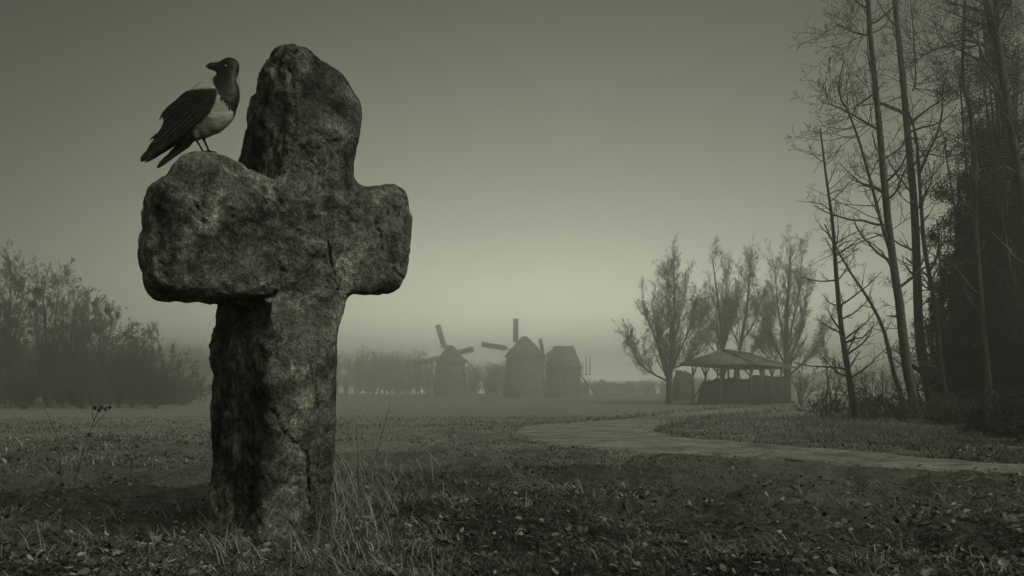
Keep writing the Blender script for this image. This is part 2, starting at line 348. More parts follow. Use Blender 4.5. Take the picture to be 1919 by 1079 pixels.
def build_cross():
    h = .0063
    x0, x1, y0, y1, z0, z1 = -1.26, -.24, 2.12, 3.12, .48, 2.32
    gx, gy, gzz = np.arange(x0, x1, h), np.arange(y0, y1, h), np.arange(z0, z1, h)
    Xg, Yg, Zg = [q.astype(np.float32) for q in np.meshgrid(gx, gy, gzz, indexing='ij')]
    def up(fr, seed, o=1):   # noise on a coarse lattice, trilinearly enlarged by numpy indexing
        return fbm(Xg*fr, Yg*fr, Zg*fr, seed, o).astype(np.float32)
    n1 = up(4.2, 1); n2 = up(11, 2); n3 = up(27, 3); n4 = up(60, 9)
    # ridge (front-left corner) of shaft by height
    zr = np.array([.4, .9, 1.35, 1.70, 2.0, 2.3]); rx = np.array([478, 500, 512, 532, 546, 545])
    rp = np.interp(gzz, zr, rx); YR = 2.50
    xr = ((rp-CX)/F*YR).astype(np.float32)[None, None, :]
    dx, dy = Xg-xr+.012*n1, Yg-YR+.012*vnoise(Zg*3+7, Xg*3, Yg*3, 5)
    u = dx*A[0]+dy*A[1]; v = dx*NN[0]+dy*NN[1]
    def box(u0, u1, v0, v1, za, zb, r):
        qx = np.maximum(u0-u, u-u1)+r; qy = np.maximum(v0-v, v-v1)+r; qz = np.maximum(za-Zg, Zg-zb)+r
        return np.sqrt(np.maximum(qx, 0)**2+np.maximum(qy, 0)**2+np.maximum(qz, 0)**2)+np.minimum(np.maximum(np.maximum(qx, qy), qz), 0)-r
    tw = np.interp(gzz, [.5, 1.3, 1.7, 2.0, 2.2], [.42, .38, .38, .40, .36]).astype(np.float32)[None, None, :]
    tt = np.interp(gzz, [.5, .95, 1.2, 1.3, 1.7, 2.0, 2.2], [.47, .50, .52, .46, .38, .40, .34]).astype(np.float32)[None, None, :]
    f = box(0*tw, tw, -tt, 0*tt, .3, 2.24, .035)
    dome = np.sqrt(((u-.17)/.30)**2+((v+.16)/.29)**2+((Zg-1.80)/.42)**2)
    f = np.where(Zg > 1.8, smax(f, (dome-1)*.24, .06), f)
    zt = np.interp(u, [-.40, -.33, -.22, -.12, 0, .1, .34, .42, .52], [1.69, 1.76, 1.79, 1.755, 1.71, 1.71, 1.76, 1.81, 1.80]).astype(np.float32)
    zb = np.interp(u, [-.40, -.30, 0, .3, .52], [1.325, 1.315, 1.345, 1.37, 1.385]).astype(np.float32)
    arm = box(-.345, .52, -.305, .010, zb, zt, .065)
    f = smin(f, arm, .035)
    n5 = up(95, 12); f = f+.014*n2+.0095*n3+.0050*n4+.0028*n5+.010*n1
    P, R = CX+F*Xg/Yg, HY+F*(HC-Zg)/Yg
    # outline: distance looked up from a 2D table
    tx, ty = np.meshgrid(np.arange(200, 840, 2.), np.arange(20, 1150, 2.), indexing='ij')
    sp = smooth_poly(SIL, 2); sd = poly_sd(tx, ty, sp)
    def look(T): return T[np.clip(((P-200)/2).round().astype(int), 0, T.shape[0]-1), np.clip(((R-20)/2).round().astype(int), 0, T.shape[1]-1)].astype(np.float32)
    fi = np.clip((P-200)/2, 0, sd.shape[0]-2); fj = np.clip((R-20)/2, 0, sd.shape[1]-2); i0, j0 = fi.astype(int), fj.astype(int); fi = fi-i0; fj = fj-j0
    s = sd[i0, j0]*(1-fi)*(1-fj)+sd[i0+1, j0]*fi*(1-fj)+sd[i0, j0+1]*(1-fi)*fj+sd[i0+1, j0+1]*fi*fj
    s = (s*Yg/F).astype(np.float32)+.003*n3+.0025*n4-.004
    f = smax(f, s, .035)
    # cracks and hollows in the near faces
    cr = [([(612, 430), (614, 460), (625, 500), (634, 545)], 1.0), ([(512, 770), (535, 815), (558, 835), (574, 860), (578, 950)], 1.2), ([(543, 130), (552, 180), (550, 250)], .7), ([(472, 838), (476, 890), (470, 960)], 1.0),
          ([(446, 830), (452, 870), (450, 960)], .8), ([(310, 345), (300, 390), (302, 450)], .9), ([(725, 395), (732, 450), (735, 500), (755, 520)], .6), ([(545, 250), (600, 330), (607, 350)], .5), ([(365, 375), (372, 400), (385, 420)], .8),
          ([(706, 425), (713, 445)], 1.3), ([(440, 318), (500, 345), (525, 380), (522, 410)], .6), ([(384, 560), (500, 556), (520, 545)], 1.0)]
    for pts, k in cr:
        pts = [(a+rng.normal(0, 2), b+rng.normal(0, 2)) for a, b in spline(pts, len(pts)*4)]
        T = line_d(tx, ty, pts); f = f+(.016*k*np.exp(-(look(T)/(2.6))**2)*(v > -.16)).astype(np.float32)
    V, Q = nets(f, (x0, y0, z0), h)
    return V, Q
V, Q = build_cross(); crossV = V
V0 = V.copy()
tag(mesh_obj('stone_cross', V, [Q], M_stone, smooth=True, loc=(CR[0], CR[1], .62)), 'massive weathered grey stone cross, leaning roughly hewn, standing in the near grass', 'stone cross')
# ------------------------------------------------------------------ the crow
pr = CX+F*V[:, 0]/V[:, 1]; rr = HY+F*(HC-V[:, 2])/V[:, 1]
top = V[(pr > 372) & (pr < 398) & (rr < 300)]; YC = float(top[top[:, 2].argmax()][1])
def build_crow():
    h = 1.25                                              # in photo pixels at the bird's distance
    gx, gy, gd = np.arange(252, 462, h), np.arange(100, 326, h), np.arange(-52, 46, h)
    Xg, Yg, D = [q.astype(np.float32) for q in np.meshgrid(gx, gy, gd, indexing='ij')]   # D: + away from camera
    f = np.full(Xg.shape, 1e3, np.float32)
    def ball(x, y, d, r, sq=1.0): return (np.sqrt((Xg-x)**2+(Yg-y)**2+((D-d)/sq)**2)-r)*min(1, sq+.15)
    def cap(a, b, ra, rb, sq=1.0):
        a, b = np.array(a, float), np.array(b, float); e = b-a; t = np.clip(((Xg-a[0])*e[0]+(Yg-a[1])*e[1]+(D-a[2])*e[2])/(e@e), 0, 1)
        return np.sqrt((Xg-a[0]-t*e[0])**2+(Yg-a[1]-t*e[1])**2+((D-a[2]-t*e[2])/sq)**2)-(ra+(rb-ra)*t)
    for x, y, d, r, q in [(424, 152, 0, 20, .9), (417, 168, 0, 28, .85), (406, 186, 0, 36, .8), (391, 208, 0, 35, .8), (373, 230, 0, 26, .8), (352, 249, 0, 13, .8), (386, 175, 0, 25, .95), (368, 181, 0, 18, 1.0), (421, 186, 0, 28, .8), (404, 220, 0, 26, .8), (428, 141, 0, 19, .85), (427, 158, 0, 21.5, .85), (424, 174, 0, 25, .85), (414, 210, 0, 28, .8), (400, 230, 0, 23, .8), (384, 244, 0, 16, .8), (368, 254, 0, 11, .8)]:
        f = smin(f, ball(x, y, d, r, q), 7)
    f = smin(f, ball(431, 127, 0, 17.8, .82), 5); f = smin(f, cap((424, 126, 0), (409, 127, -2), 16, 10, .8), 5)
    # beak: upper and lower mandible
    f = smin(f, cap((408, 125, -2), (394, 123.8, -7), 8.6, 5.0, .55), 1.5); f = smin(f, cap((394, 123.8, -7), (383.5, 125.8, -10), 5.0, .8, .55), 1.0)
    f = smin(f, cap((408, 131.5, -2), (387, 128.5, -9), 4.6, 1.1, .55), .6)
    # folded near wing: curved plate with feather furrows; the same on the far side
    wing = smooth_poly([(404, 163), (409, 178), (398, 205), (376, 229), (352, 248), (330, 266), (308, 281), (284, 297), (266, 306), (261, 300), (272, 285), (286, 264), (297, 248), (308, 229), (302, 217), (306, 207), (334, 184), (352, 168), (378, 160)], 2)
    w2 = poly_sd(Xg[:, :, 0], Yg[:, :, 0], wing)[:, :, None]
    xx, yy = Xg[:, :, :1], Yg[:, :, :1]
    along = (xx-262)/150.
    ax = (404-xx)*.74+(yy-163)*.68; ac = -(404-xx)*.68+(yy-163)*.74   # along / across the feathers
    fur = np.abs(np.sin(ac*.42+np.clip(ax-60, 0, 999)*.010*ac/8))*sstep((ax-38)/40)
    for sgn in (-1, 1):
        dc = sgn*(3+27*sstep(along*1.05))
        th = 3.2+3.0*sstep(along)
        pl = np.maximum(w2, np.abs(D-dc)-th+1.5*(1-fur)); f = smin(f, smax(w2+.0*D, np.abs(D-dc)-th+1.6*(1-fur), 3.5), 4.0)
    # tail and lower primaries
    for poly, d0 in (([(350, 255), (366, 270), (330, 294), (300, 316), (292, 317), (300, 302), (322, 284)], 5), ([(330, 258), (300, 276), (278, 300), (266, 309), (285, 302), (325, 277), (345, 266)], -2)):
        p2 = poly_sd(Xg[:, :, 0], Yg[:, :, 0], smooth_poly(poly, 2))[:, :, None]; f = smin(f, smax(p2, np.abs(D-d0)-3.0, 2.0), 2.0)
    # ragged feather tips
    for x, y, ex, ey in ((300, 219, -2, 8), (288, 258, -8, 6), (276, 296, -12, 9)):
        f = smin(f, cap((x+6, y-5, -6), (x+ex, y+ey, -6), 3, .9, .8), 1.5)
    f = smin(f, cap((360, 258, 2), (322, 288, 4), 9, 4, .7), 5); f = smin(f, ball(341, 261, 0, 10, .8), 5)
    # thighs, shanks, toes
    for x, y, fx, fy, d in ((366, 258, 380, 284, -9), (380, 258, 391, 283, 9)):
        f = smin(f, cap((x-1, y-9, d), (x+2, y+5, d), 9, 3.6), 4); f = smin(f, cap((x+2, y+5, d), (fx, fy, d), 2.3, 1.9), 1.2)
        for tx_, ty_, td in ((12, 3, -7), (15, 3.5, 0), (12, 3, 7), (-9, 2, 0)):
            f = smin(f, cap((fx, fy+1, d), (fx+tx_, fy+ty_, d+td), 1.9, 1.2), .8)
    n = fbm(Xg*.11, Yg*.11, D*.11, 2, 2)
    f = f+.35*n
    V, Q = nets(f, (252, 100, -52), h); Q = Q[:, ::-1]
    x, y, d = V.T
    nn = 5*vnoise(x*.16+y*.05, y*.06, d*.2, 7)+3*vnoise(x*.5, y*.12, d*.5, 8)
    # plumage by region: 0 black .. 1 pale grey
    hood = poly_sd(x, y+nn*1.0, [(370, 95), (470, 95), (470, 135), (447, 150), (449, 170), (449, 196), (437, 209), (424, 203), (412, 186), (403, 166), (399, 150), (402, 138), (375, 135)])
    hood = np.where(y > 180, poly_sd(x+nn*.3, y+nn*3.6, [(404, 166), (449, 150), (450, 197), (439, 212), (421, 200)]), hood)
    nape = poly_sd(x, y, [(446, 140), (460, 140), (456, 172), (448, 168), (443, 152)])
    wg = poly_sd(x+nn*.2, y+nn*.3, [(406, 168), (408, 180), (398, 205), (376, 229), (352, 248), (345, 262), (366, 268), (366, 330), (240, 330), (240, 200), (306, 205), (334, 184), (346, 172), (368, 168)])
    wg = np.where(np.abs(d) < 12, np.maximum(wg, (300-0*x+40-(x))*-1*0+wg), wg)
    leg = np.maximum(259-y, 0)
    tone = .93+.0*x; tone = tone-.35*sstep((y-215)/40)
    tone = np.where(nape < 0, .8, tone)
    A1 = (404-x)*.74+(y-163)*.68; A2 = -(404-x)*.68+(y-163)*.74
    row = A2*(.155-.0004*A1)+.35*vnoise(x*.06, y*.06, 0*x, 12); cell = np.where(A1 < 62, A1*.085+.5*(np.floor(row) % 2), 0); e1 = np.abs((row % 1)-.5)*2; e2 = np.where(A1 < 62, np.abs((cell % 1)-.5)*2, 0)
    fe = .5*np.maximum(e1, e2*.55)**4*(.6+.5*vnoise(x*.15, y*.15, d*.1, 21))-.05
    blk = np.minimum(np.minimum(np.where(nape < 0, 9, hood), wg), np.where(y > 259, -9, 9))
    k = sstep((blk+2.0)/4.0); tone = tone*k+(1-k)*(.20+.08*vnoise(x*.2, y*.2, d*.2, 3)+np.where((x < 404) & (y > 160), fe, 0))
    s = (YC+d*YC/F)/F
    W3 = np.stack([(x-CX)*s, YC+d*YC/F, HC+(HY-y)*s], 1)
    return W3, Q, tone
foot = crossV[(np.abs(pr-386) < 7) & (np.abs(crossV[:, 1]-YC) < .03)]; DZ = float(foot[:, 2].max()-at(386, 286.5, YC)[2])
V, Q, tone = build_crow(); V[:, 2] += DZ
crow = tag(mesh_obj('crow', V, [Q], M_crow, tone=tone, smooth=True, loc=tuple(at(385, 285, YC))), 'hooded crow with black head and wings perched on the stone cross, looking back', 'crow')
def sphere(c, r, n=10):
    u, v = np.meshgrid(np.linspace(0, 2*math.pi, n*2, endpoint=False), np.linspace(.02, math.pi-.02, n)); m = 2*n
    V = np.stack([np.sin(v)*np.cos(u), np.sin(v)*np.sin(u), np.cos(v)], -1).reshape(-1, 3)*r+np.array(c); Q = [(i*m+j, (i+1)*m+j, (i+1)*m+(j+1) % m, i*m+(j+1) % m) for i in range(n-1) for j in range(m)]
    return V, np.array(Q)
for sg in (-1, 1):
    c = at(423, 124.5, YC*(1+sg*15.0/F)); c[2] += DZ; V, Q = sphere(c, 2.0*YC/F)
    e = mesh_obj('eye', V-np.array(crow.location), [Q], M_eye, crow, smooth=True)
# ------------------------------------------------------------------ branches
def norm(a): return a/np.maximum(np.linalg.norm(a, axis=-1, keepdims=True), 1e-9)
def tubes(P, R, sides):
    B, n, _ = P.shape; d = norm(np.gradient(P, axis=1)); ref = norm(rng.normal(size=(B, 1, 3))); a = norm(np.cross(d, ref)); b = np.cross(d, a)
    th = np.arange(sides)*2*math.pi/sides; ring = a[:, :, None]*np.cos(th)[None, None, :, None]+b[:, :, None]*np.sin(th)[None, None, :, None]
    V = (P[:, :, None]+ring*R[:, :, None, None]).reshape(-1, 3)
    i = np.arange(B*n*sides).reshape(B, n, sides); j = np.roll(i, -1, 2)
    return V, np.stack([i[:, :-1], j[:, :-1], j[:, 1:], i[:, 1:]], -1).reshape(-1, 4)
def join(parts):
    Vs, Qs, o = [], [], 0
    for V, Q in parts: Vs.append(V); Qs.append(np.asarray(Q)+o); o += len(V)
    return np.vstack(Vs), np.vstack(Qs)
def spawn(P, R, m, t0, t1, ang, ln, n=5, trop=.15, wig=.12, rr=.5, rend=.3, taper=.5, par=.0, jit=.35):
    """m children on every branch; ln = length or per-branch array; taper: shorter towards the tip"""
    B, k, _ = P.shape; t = rng.uniform(t0, t1, (B, m)); ft = t*(k-1); i = np.minimum(ft.astype(int), k-2); u = ft-i; bi = np.arange(B)[:, None]
    p = P[bi, i]*(1-u[..., None])+P[bi, i+1]*u[..., None]; d = norm(P[bi, i+1]-P[bi, i]); r = R[bi, i]*(1-u)+R[bi, i+1]*u
    w = norm(np.cross(d, rng.normal(size=d.shape))); a = np.radians(ang)*rng.uniform(1-jit, 1+jit, t.shape)
    c = norm(d*np.cos(a)[..., None]+w*np.sin(a)[..., None]+np.array([0, 0, trop])).reshape(-1, 3)
    L = (np.broadcast_to(np.reshape(ln, (-1, 1)), t.shape)*(1-taper*t)*rng.uniform(.55, 1.15, t.shape)).reshape(-1)
    p = p.reshape(-1, 3); C = [p]
    for s in range(n-1):
        c = norm(c+rng.normal(0, wig, c.shape)+np.array([0, 0, trop*.35])); p = p+c*(L/(n-1))[:, None]; C.append(p)
    r0 = np.minimum(r.reshape(-1)*rr, L*.03); return np.stack(C, 1), r0[:, None]*np.linspace(1, rend, n)[None]
def limbs(lst, n=14):
    """lst: (points3d, r0, r1)"""
    P = np.stack([spline(p, n) for p, a, b in lst]); R = np.stack([np.linspace(a, b, n) for p, a, b in lst]); return P, R
def plen(P): return np.linalg.norm(np.diff(P, axis=1), axis=2).sum(1)
def leaves(P, num, size, spread):
    B, n, _ = P.shape; i = rng.integers(0, B, num); j = rng.integers(n//2, n, num); c = P[i, j]+rng.normal(0, spread, (num, 3))
    a = norm(rng.normal(size=(num, 3))); b = norm(np.cross(a, rng.normal(size=(num, 3)))); s = (size*rng.uniform(.5, 1.3, num))[:, None]
    V = np.stack([c-a*s*.5, c+b*s*.3, c+a*s*.5, c-b*s*.3+norm(np.cross(a, b))*s*.12], 1).reshape(-1, 3); return V, np.arange(num*4).reshape(-1, 4)
def ball_twigs(c, r, num, rad):
    d = norm(rng.normal(size=(num, 3))); e = norm(d+rng.normal(0, .6, d.shape)); c = np.array(c)
    P = np.stack([c+d*0, c+d*r*.5, c+d*r*.6+e*r*.45], 1); R = np.tile(np.array([1, .8, .5])*rad, (num, 1)); return tubes(P, R, 3)
def tree(name, base, L, levels, label, cat='tree', group=None, bark=None, mist=(), leaf=None, kmax=2, limb_children=True, tsides=8):
    """L: limbs (world points); levels: list of spawn settings"""
    o = empty(name, base); P, R = limbs(L); tr = [tubes(P, R, tsides)]; cr = []; last = P
    for q, lv in enumerate(levels):
        lv = dict(lv); fr = lv.pop('frac', None); ln = plen(P)*fr if fr else lv.pop('ln'); P2, R2 = spawn(P, R, ln=ln, **lv)
        R2 = np.maximum(R2, lv.get('rmin', 0) if False else MINR[0]); cr.append(tubes(P2, R2, 4 if q == 0 else 3)); P, R = P2, R2
    V, Q = join(tr); child('trunk', V, [Q], bark or M_bark2, o, smooth=True)
    V, Q = join(cr); child('crown', V, [Q], M_twig, o, tone=np.repeat(rng.uniform(0, 1, len(V)//3+1), 3)[:len(V)])
    for c, r in mist:
        V, Q = ball_twigs(c, r, 380, MINR[0]*1.5); child('mistletoe', V, [Q], M_dark, o, tone=np.full(len(V), .5))
    if leaf:
        num, size, spread = leaf; V, Q = leaves(P, num, size, spread); child('foliage', V, [Q], M_dark, o, tone=np.repeat(rng.uniform(0, 1, num)**2.2, 4))
    return tag(o, label, cat, group)
MINR = [.004]
# ---- tall bare trees on the right
def PL(pts, y, dd=0, ext=None):
    """pixel polyline at distance y (dd: drift in depth along it)"""
    n = len(pts); return [at(a, b, y+dd*i/(n-1)) for i, (a, b) in enumerate(pts)]
def rt(name, pxs, wid, label, y=None, extra=(), dd=0, m=(16, 8, 5), ln=1.5, group='tall bare trees at the wood edge', **k):
    b = pxs[0]; Y = y or hit(*b); s = Y/F; base = np.array([(b[0]-CX)*s, Y, float(gz((b[0]-CX)*s, Y))-.05])
    pts = PL(pxs, Y, dd); pts[0] = base; L = [(pts, wid[0]*s/2, wid[1]*s/2)]
    for e, we in extra: L.append((PL(e, Y, 0), we[0]*s/2, we[1]*s/2))
    lv = [dict(m=m[0], t0=.12, t1=.98, ang=68, ln=ln, n=7, trop=.12, wig=.17, rr=.42, taper=.35), dict(m=m[1], t0=.15, t1=1, ang=45, frac=.42, n=5, trop=.10, wig=.2, rr=.5), dict(m=m[2], t0=.2, t1=1, ang=42, frac=.5, n=4, trop=.08, wig=.2, rr=.6)]
    return tree(name, tuple(base), L, lv, label, 'tree', group, **k)
MINR = [.0035]
rt('bare_tree', [(1603, 786), (1590, 700), (1576, 610), (1566, 500), (1560, 415), (1548, 330), (1537, 240)], (13, 3), 'slender bare tree, leftmost of the tall stems at the wood edge', extra=[([(1604, 760), (1640, 745), (1668, 778)][::-1], (4, 2))], m=(38, 8, 4), ln=1.5)
rt('bare_tree', [(1698, 783), (1688, 740), (1674, 696), (1664, 650), (1653, 610), (1627, 559), (1600, 520), (1568, 466), (1545, 420)], (10, 2.5), 'thin bare tree curving strongly to the left behind the slender leftmost stem', m=(24, 6, 3), ln=1.1)
rt('bare_tree', [(1722, 790), (1712, 750), (1698, 679), (1690, 610), (1683, 547), (1672, 483), (1658, 356), (1651, 267), (1642, 178), (1631, 67), (1627, 0), (1622, -140), (1610, -330)], (20, 6),
   'tall thick-stemmed bare tree, the left one of the two tallest straight stems', extra=[([(1668, 470), (1655, 430), (1636, 356), (1611, 267), (1591, 213), (1571, 169), (1582, 111)], (7, 2)), ([(1650, 245), (1615, 225), (1580, 205), (1545, 192)], (5, 1.5)), ([(1631, 67), (1600, 60), (1570, 45)], (4, 1.5))], m=(26, 6, 3), ln=1.7)
rt('bare_tree', [(1752, 790), (1743, 740), (1734, 696), (1723, 640), (1719, 525), (1716, 440), (1711, 356), (1698, 222), (1689, 111), (1676, 0), (1668, -150), (1660, -320)], (21, 7),
   'tall thick-stemmed bare tree, the right one of the two tallest straight stems', y=20.6, extra=[([(1688, 100), (1710, 170), (1716, 150), (1712, 60), (1706, 0)][::1][1:], (4, 1.5)), ([(1711, 365), (1680, 325), (1660, 290)], (4, 1.5))], m=(26, 6, 3), ln=1.6)
rt('bare_tree', [(1736, 785), (1720, 740), (1704, 679), (1691, 585), (1684, 520)], (9, 3), 'thin dark sapling crossing low between the two tallest stems', y=21.8, m=(20, 7, 4), ln=1.0)
rt('bare_tree', [(1790, 800), (1775, 745), (1764, 696), (1755, 589), (1738, 495), (1730, 440), (1722, 320), (1716, 249), (1700, 205)], (13, 3.5), 'mid height bare tree with a forked top, just right of the two tallest stems', y=19.2,
   extra=[([(1723, 325), (1740, 285), (1758, 245), (1766, 205), (1767, 165), (1778, 120)], (6, 1.5)), ([(1725, 380), (1745, 340), (1752, 300)], (4, 1.2))], m=(24, 6, 3), ln=1.3)
rt('bare_tree', [(1868, 812), (1850, 700), (1838, 560), (1829, 440), (1827, 356), (1827, 289), (1820, 213), (1805, 156), (1805, 89), (1809, 0), (1812, -150)], (12, 5), 'bare wavy stem rising out of the dark leafy thicket', y=18.5, m=(28, 7, 4), ln=1.6)
rt('bare_tree', [(1975, 830), (1945, 600), (1925, 450), (1907, 311), (1894, 245), (1878, 133), (1869, 67), (1867, 0), (1862, -150)], (20, 9), 'thick bare tree leaning in from the far right edge above the thicket', y=17,
   extra=[([(1870, 84), (1856, 53), (1849, 0), (1845, -80)], (8, 4)), ([(1915, 370), (1889, 231), (1867, 169), (1838, 129)], (8, 3)), ([(1872, 100), (1810, 75), (1760, 90), (1725, 105)], (4, 1.5))], m=(34, 7, 4), ln=2.0)
# ---- dark leafy thicket trees on the right
def thick(bx, by, y, hgt, rad, label, ns=6, lf=30000):
    x = (bx-CX)/F*y; b = np.array([x, y, float(gz(x, y))-.05]); L = [([b, b+[-.1, 0, hgt*.4], b+[.1, .1, hgt]], .11, .02)]
    for i in range(ns):
        a = rng.uniform(0, 6.28); q = rng.uniform(.3, .8); e = np.array([math.cos(a)*rad*q, math.sin(a)*rad*q, 0]); L.append(([b+e*.15+[0, 0, .1], b+e*.6+[0, 0, hgt*.35], b+e+[0, 0, hgt*rng.uniform(.6, .95)]], .06, .015))
    lv = [dict(m=30, t0=.06, t1=1, ang=70, ln=rad*.75, n=6, trop=.10, wig=.2, rr=.45, taper=.62), dict(m=9, t0=.1, t1=1, ang=50, frac=.5, n=4, trop=.05, wig=.25), dict(m=7, t0=.2, t1=1, ang=50, frac=.6, n=3, trop=0, wig=.3)]
    return tree('thicket_tree', tuple(b), L, lv, label, 'tree', 'dark thicket trees at the right edge', leaf=(int(lf*.95), .05, .09))
thick(1795, 800, 21, 6.6, 1.2, 'lower dark leafy thicket tree, foremost to the left beside the bare stems', lf=36000)
thick(1872, 800, 20, 10.2, 1.7, 'tall dark leafy thicket tree in the middle of the thicket', lf=60000, ns=8)
thick(1965, 815, 18.5, 12.0, 2.3, 'tallest dark leafy thicket tree cut off by the right edge of the photo', lf=70000, ns=9)
thick(1832, 785, 26, 10.4, 1.9, 'dark leafy thicket tree standing deepest behind the wavy bare stem', lf=60000, ns=8)
thick(1905, 785, 24, 11.0, 2.4, 'broad dark leafy thicket tree filling the back of the thicket', lf=60000, ns=9)
thick(1768, 788, 25, 5.0, 1.1, 'smallest dark leafy thicket bush at the left end of the thicket', lf=20000)
MINR = [.003]
# ---- poplars and willows by the shed
MINR = [.0042]
def plume(name, base, lims, label, m=(26, 8, 7), ln=1.6, y=None, mist=(), ang=32, group='bare trees behind the hay shed', fr=(.52, .55), bark=None, zb=None):
    Y = y or hit(*base); s = Y/F; b = np.array([(base[0]-CX)*s, Y, float(gz((base[0]-CX)*s, Y))-.1]); L = []
    for pts, w in lims:
        q = [at(a, c, Y+dz) for (a, c), dz in zip([p[:2] for p in pts], [p[2] if len(p) > 2 else 0 for p in pts])]
        if pts[0][1] >= base[1]-2: q[0] = b
        L.append((q, w[0]*s/2*.8, w[1]*s/2*.4))
    lv = [dict(m=m[0], t0=.15, t1=1, ang=ang, ln=ln, n=6, trop=.34, wig=.06, rr=.36, taper=.30), dict(m=m[1], t0=.1, t1=1, ang=ang+4, frac=fr[0], n=5, trop=.2, wig=.12, rr=.5), dict(m=m[2], t0=.1, t1=1, ang=ang+6, frac=fr[1], n=4, trop=.15, wig=.14, rr=.5), dict(m=6, t0=.2, t1=1, ang=ang+8, frac=.6, n=2, trop=.1, wig=.14, rr=.6)]
    return tree(name, tuple(b), L, lv, label, 'tree', group, bark, mist=[(at(a, c, Y), r*s) for a, c, r in mist], tsides=6)
plume('bare_tree', (1252, 753), [([(1255, 640), (1258, 590, -1), (1250, 525, -1)], (6, 2)), ([(1259, 650), (1272, 600, 1), (1278, 540, 1)], (6, 2)), ([(1252, 753), (1256, 690), (1262, 620), (1264, 540), (1263, 500)], (14, 4)), ([(1253, 735), (1246, 680), (1225, 625, -1), (1204, 575, -1)], (8, 3)), ([(1254, 700), (1275, 655, 1), (1295, 610, 1), (1302, 575, 1)], (6, 3)),
      ([(1247, 712), (1215, 695, 1), (1190, 670, 2), (1180, 640, 2)], (5, 2)), ([(1248, 705), (1235, 650), (1240, 600, -1.5), (1245, 565, -1.5)], (5, 2)), ([(1258, 690), (1285, 680, -1), (1310, 655, -1)], (4, 2))],
      'spreading bare tree with mistletoe balls, left of the hay shed', y=66, mist=[(1254, 536, 6), (1303, 569, 6), (1212, 585, 6), (1251, 628, 5)], ln=3.3)
plume('bare_tree', (1353, 752), [([(1353, 752), (1354, 690), (1354, 640), (1345, 560), (1335, 484)], (16, 4)), ([(1356, 650), (1372, 600, 1), (1392, 535, 1)], (7, 3)), ([(1353, 660), (1340, 615, -1), (1322, 590, -1)], (5, 2)), ([(1355, 660), (1360, 590, -1), (1360, 515, -1)], (6, 2)), ([(1350, 670), (1325, 640, 1), (1312, 605, 1)], (4, 2))],
      'bare tree rising directly behind the peak of the hay shed roof', y=73, ln=3.3)
plume('bare_tree', (1372, 750), [([(1372, 750), (1385, 660), (1398, 590), (1404, 530), (1406, 490)], (12, 4)), ([(1386, 650), (1370, 610, 2), (1372, 580, 2)], (5, 2)), ([(1390, 640), (1415, 600, 1), (1425, 560, 1)], (5, 2)), ([(1380, 690), (1420, 650, -1), (1440, 610, -1)], (5, 2))],
      'bare tree with a dark mistletoe ball, second one behind the shed roof', y=78, ln=3.2, mist=[(1410, 515, 7)])
plume('bare_tree', (1476, 748), [([(1476, 748), (1474, 680), (1474, 600), (1479, 530), (1482, 470)], (19, 5)), ([(1475, 690), (1450, 640, 1), (1432, 590, 1)], (7, 3)), ([(1476, 680), (1500, 620, -1), (1514, 535, -1)], (7, 3)), ([(1475, 660), (1460, 590, 1), (1452, 500, 1)], (6, 3)),
      ([(1477, 705), (1520, 665, 1), (1545, 620, 1)], (6, 2)), ([(1473, 700), (1440, 670, -1), (1425, 650, -1)], (5, 2)), ([(1477, 640), (1495, 560, 1), (1503, 480, 1)], (5, 3))],
      'stout bare tree right of the hay shed with many steep limbs', y=72, ln=3.4)
plume('bare_shrub', (1500, 757), [([(1500, 757), (1492, 725), (1475, 705)], (5, 2)), ([(1500, 757), (1500, 720), (1498, 690)], (5, 2)), ([(1500, 757), (1510, 725), (1530, 705)], (5, 2)), ([(1500, 757), (1520, 735), (1545, 725)], (4, 2))],
      'low multi-stemmed bare shrub at the right corner of the hay shed', y=62, ln=1.6, m=(10, 6, 5), group=None, ang=35)
plume('bare_tree', (1560, 758), [([(1560, 758), (1550, 700), (1548, 650)], (7, 3)), ([(1560, 758), (1575, 710), (1590, 680)], (5, 2)), ([(1560, 758), (1590, 730), (1620, 715)], (4, 2))], 'small faint bare tree between the shed and the wood edge', y=60, ln=2.0, m=(10, 8, 6))
# ---- left group
def leftt(b, tips, label, y, ln=2.6, ang=38, mist=(), w=9, m=(20, 9, 7), group='bare trees at the left edge of the field', name='bare_tree'):
    lims = []
    for i, (tx_, ty_) in enumerate(tips):
        mx = b[0]+(tx_-b[0])*.35; my = b[1]+(ty_-b[1])*.5; lims.append(([(b[0], b[1]), (mx, my, rng.uniform(-1, 1)), (tx_, ty_, rng.uniform(-2, 2))], (w if i == 0 else w*.65, 2.5)))
    return plume(name, b, lims, label, y=y, ln=ln, ang=ang, mist=mist, m=m, group=group)
MINR = [.005]
leftt((-45, 764), [(-40, 520), (-75, 560), (-10, 570)], 'bare tree at the far left, cut off by the left edge', 50, w=12)
leftt((14, 764), [(22, 500), (-15, 530), (48, 520), (35, 600)], 'tall bare tree, the nearest whole one to the left edge', 50, mist=[(70, 545, 12), (62, 570, 9)], w=12)
leftt((92, 765), [(78, 522), (50, 560), (110, 540), (60, 690)], 'many-limbed bare tree with dark clumps, second whole one from the left edge', 52, mist=[(98, 622, 9)], w=10)
leftt((122, 765), [(145, 555), (118, 580), (170, 575), (160, 640)], 'bare tree with several close trunks, third whole one from the left edge', 51, w=9)
leftt((185, 764), [(188, 575), (165, 610), (210, 600)], 'narrow bare tree with three mistletoe balls, near the middle of the left group', 54, mist=[(177, 570, 7), (202, 582, 7), (182, 618, 10)], w=7)
leftt((222, 765), [(228, 640), (250, 630), (205, 650), (270, 640)], 'low bare tree carrying one small round mistletoe ball in the left group', 50, ln=1.9, mist=[(247, 632, 4.5)], w=8)
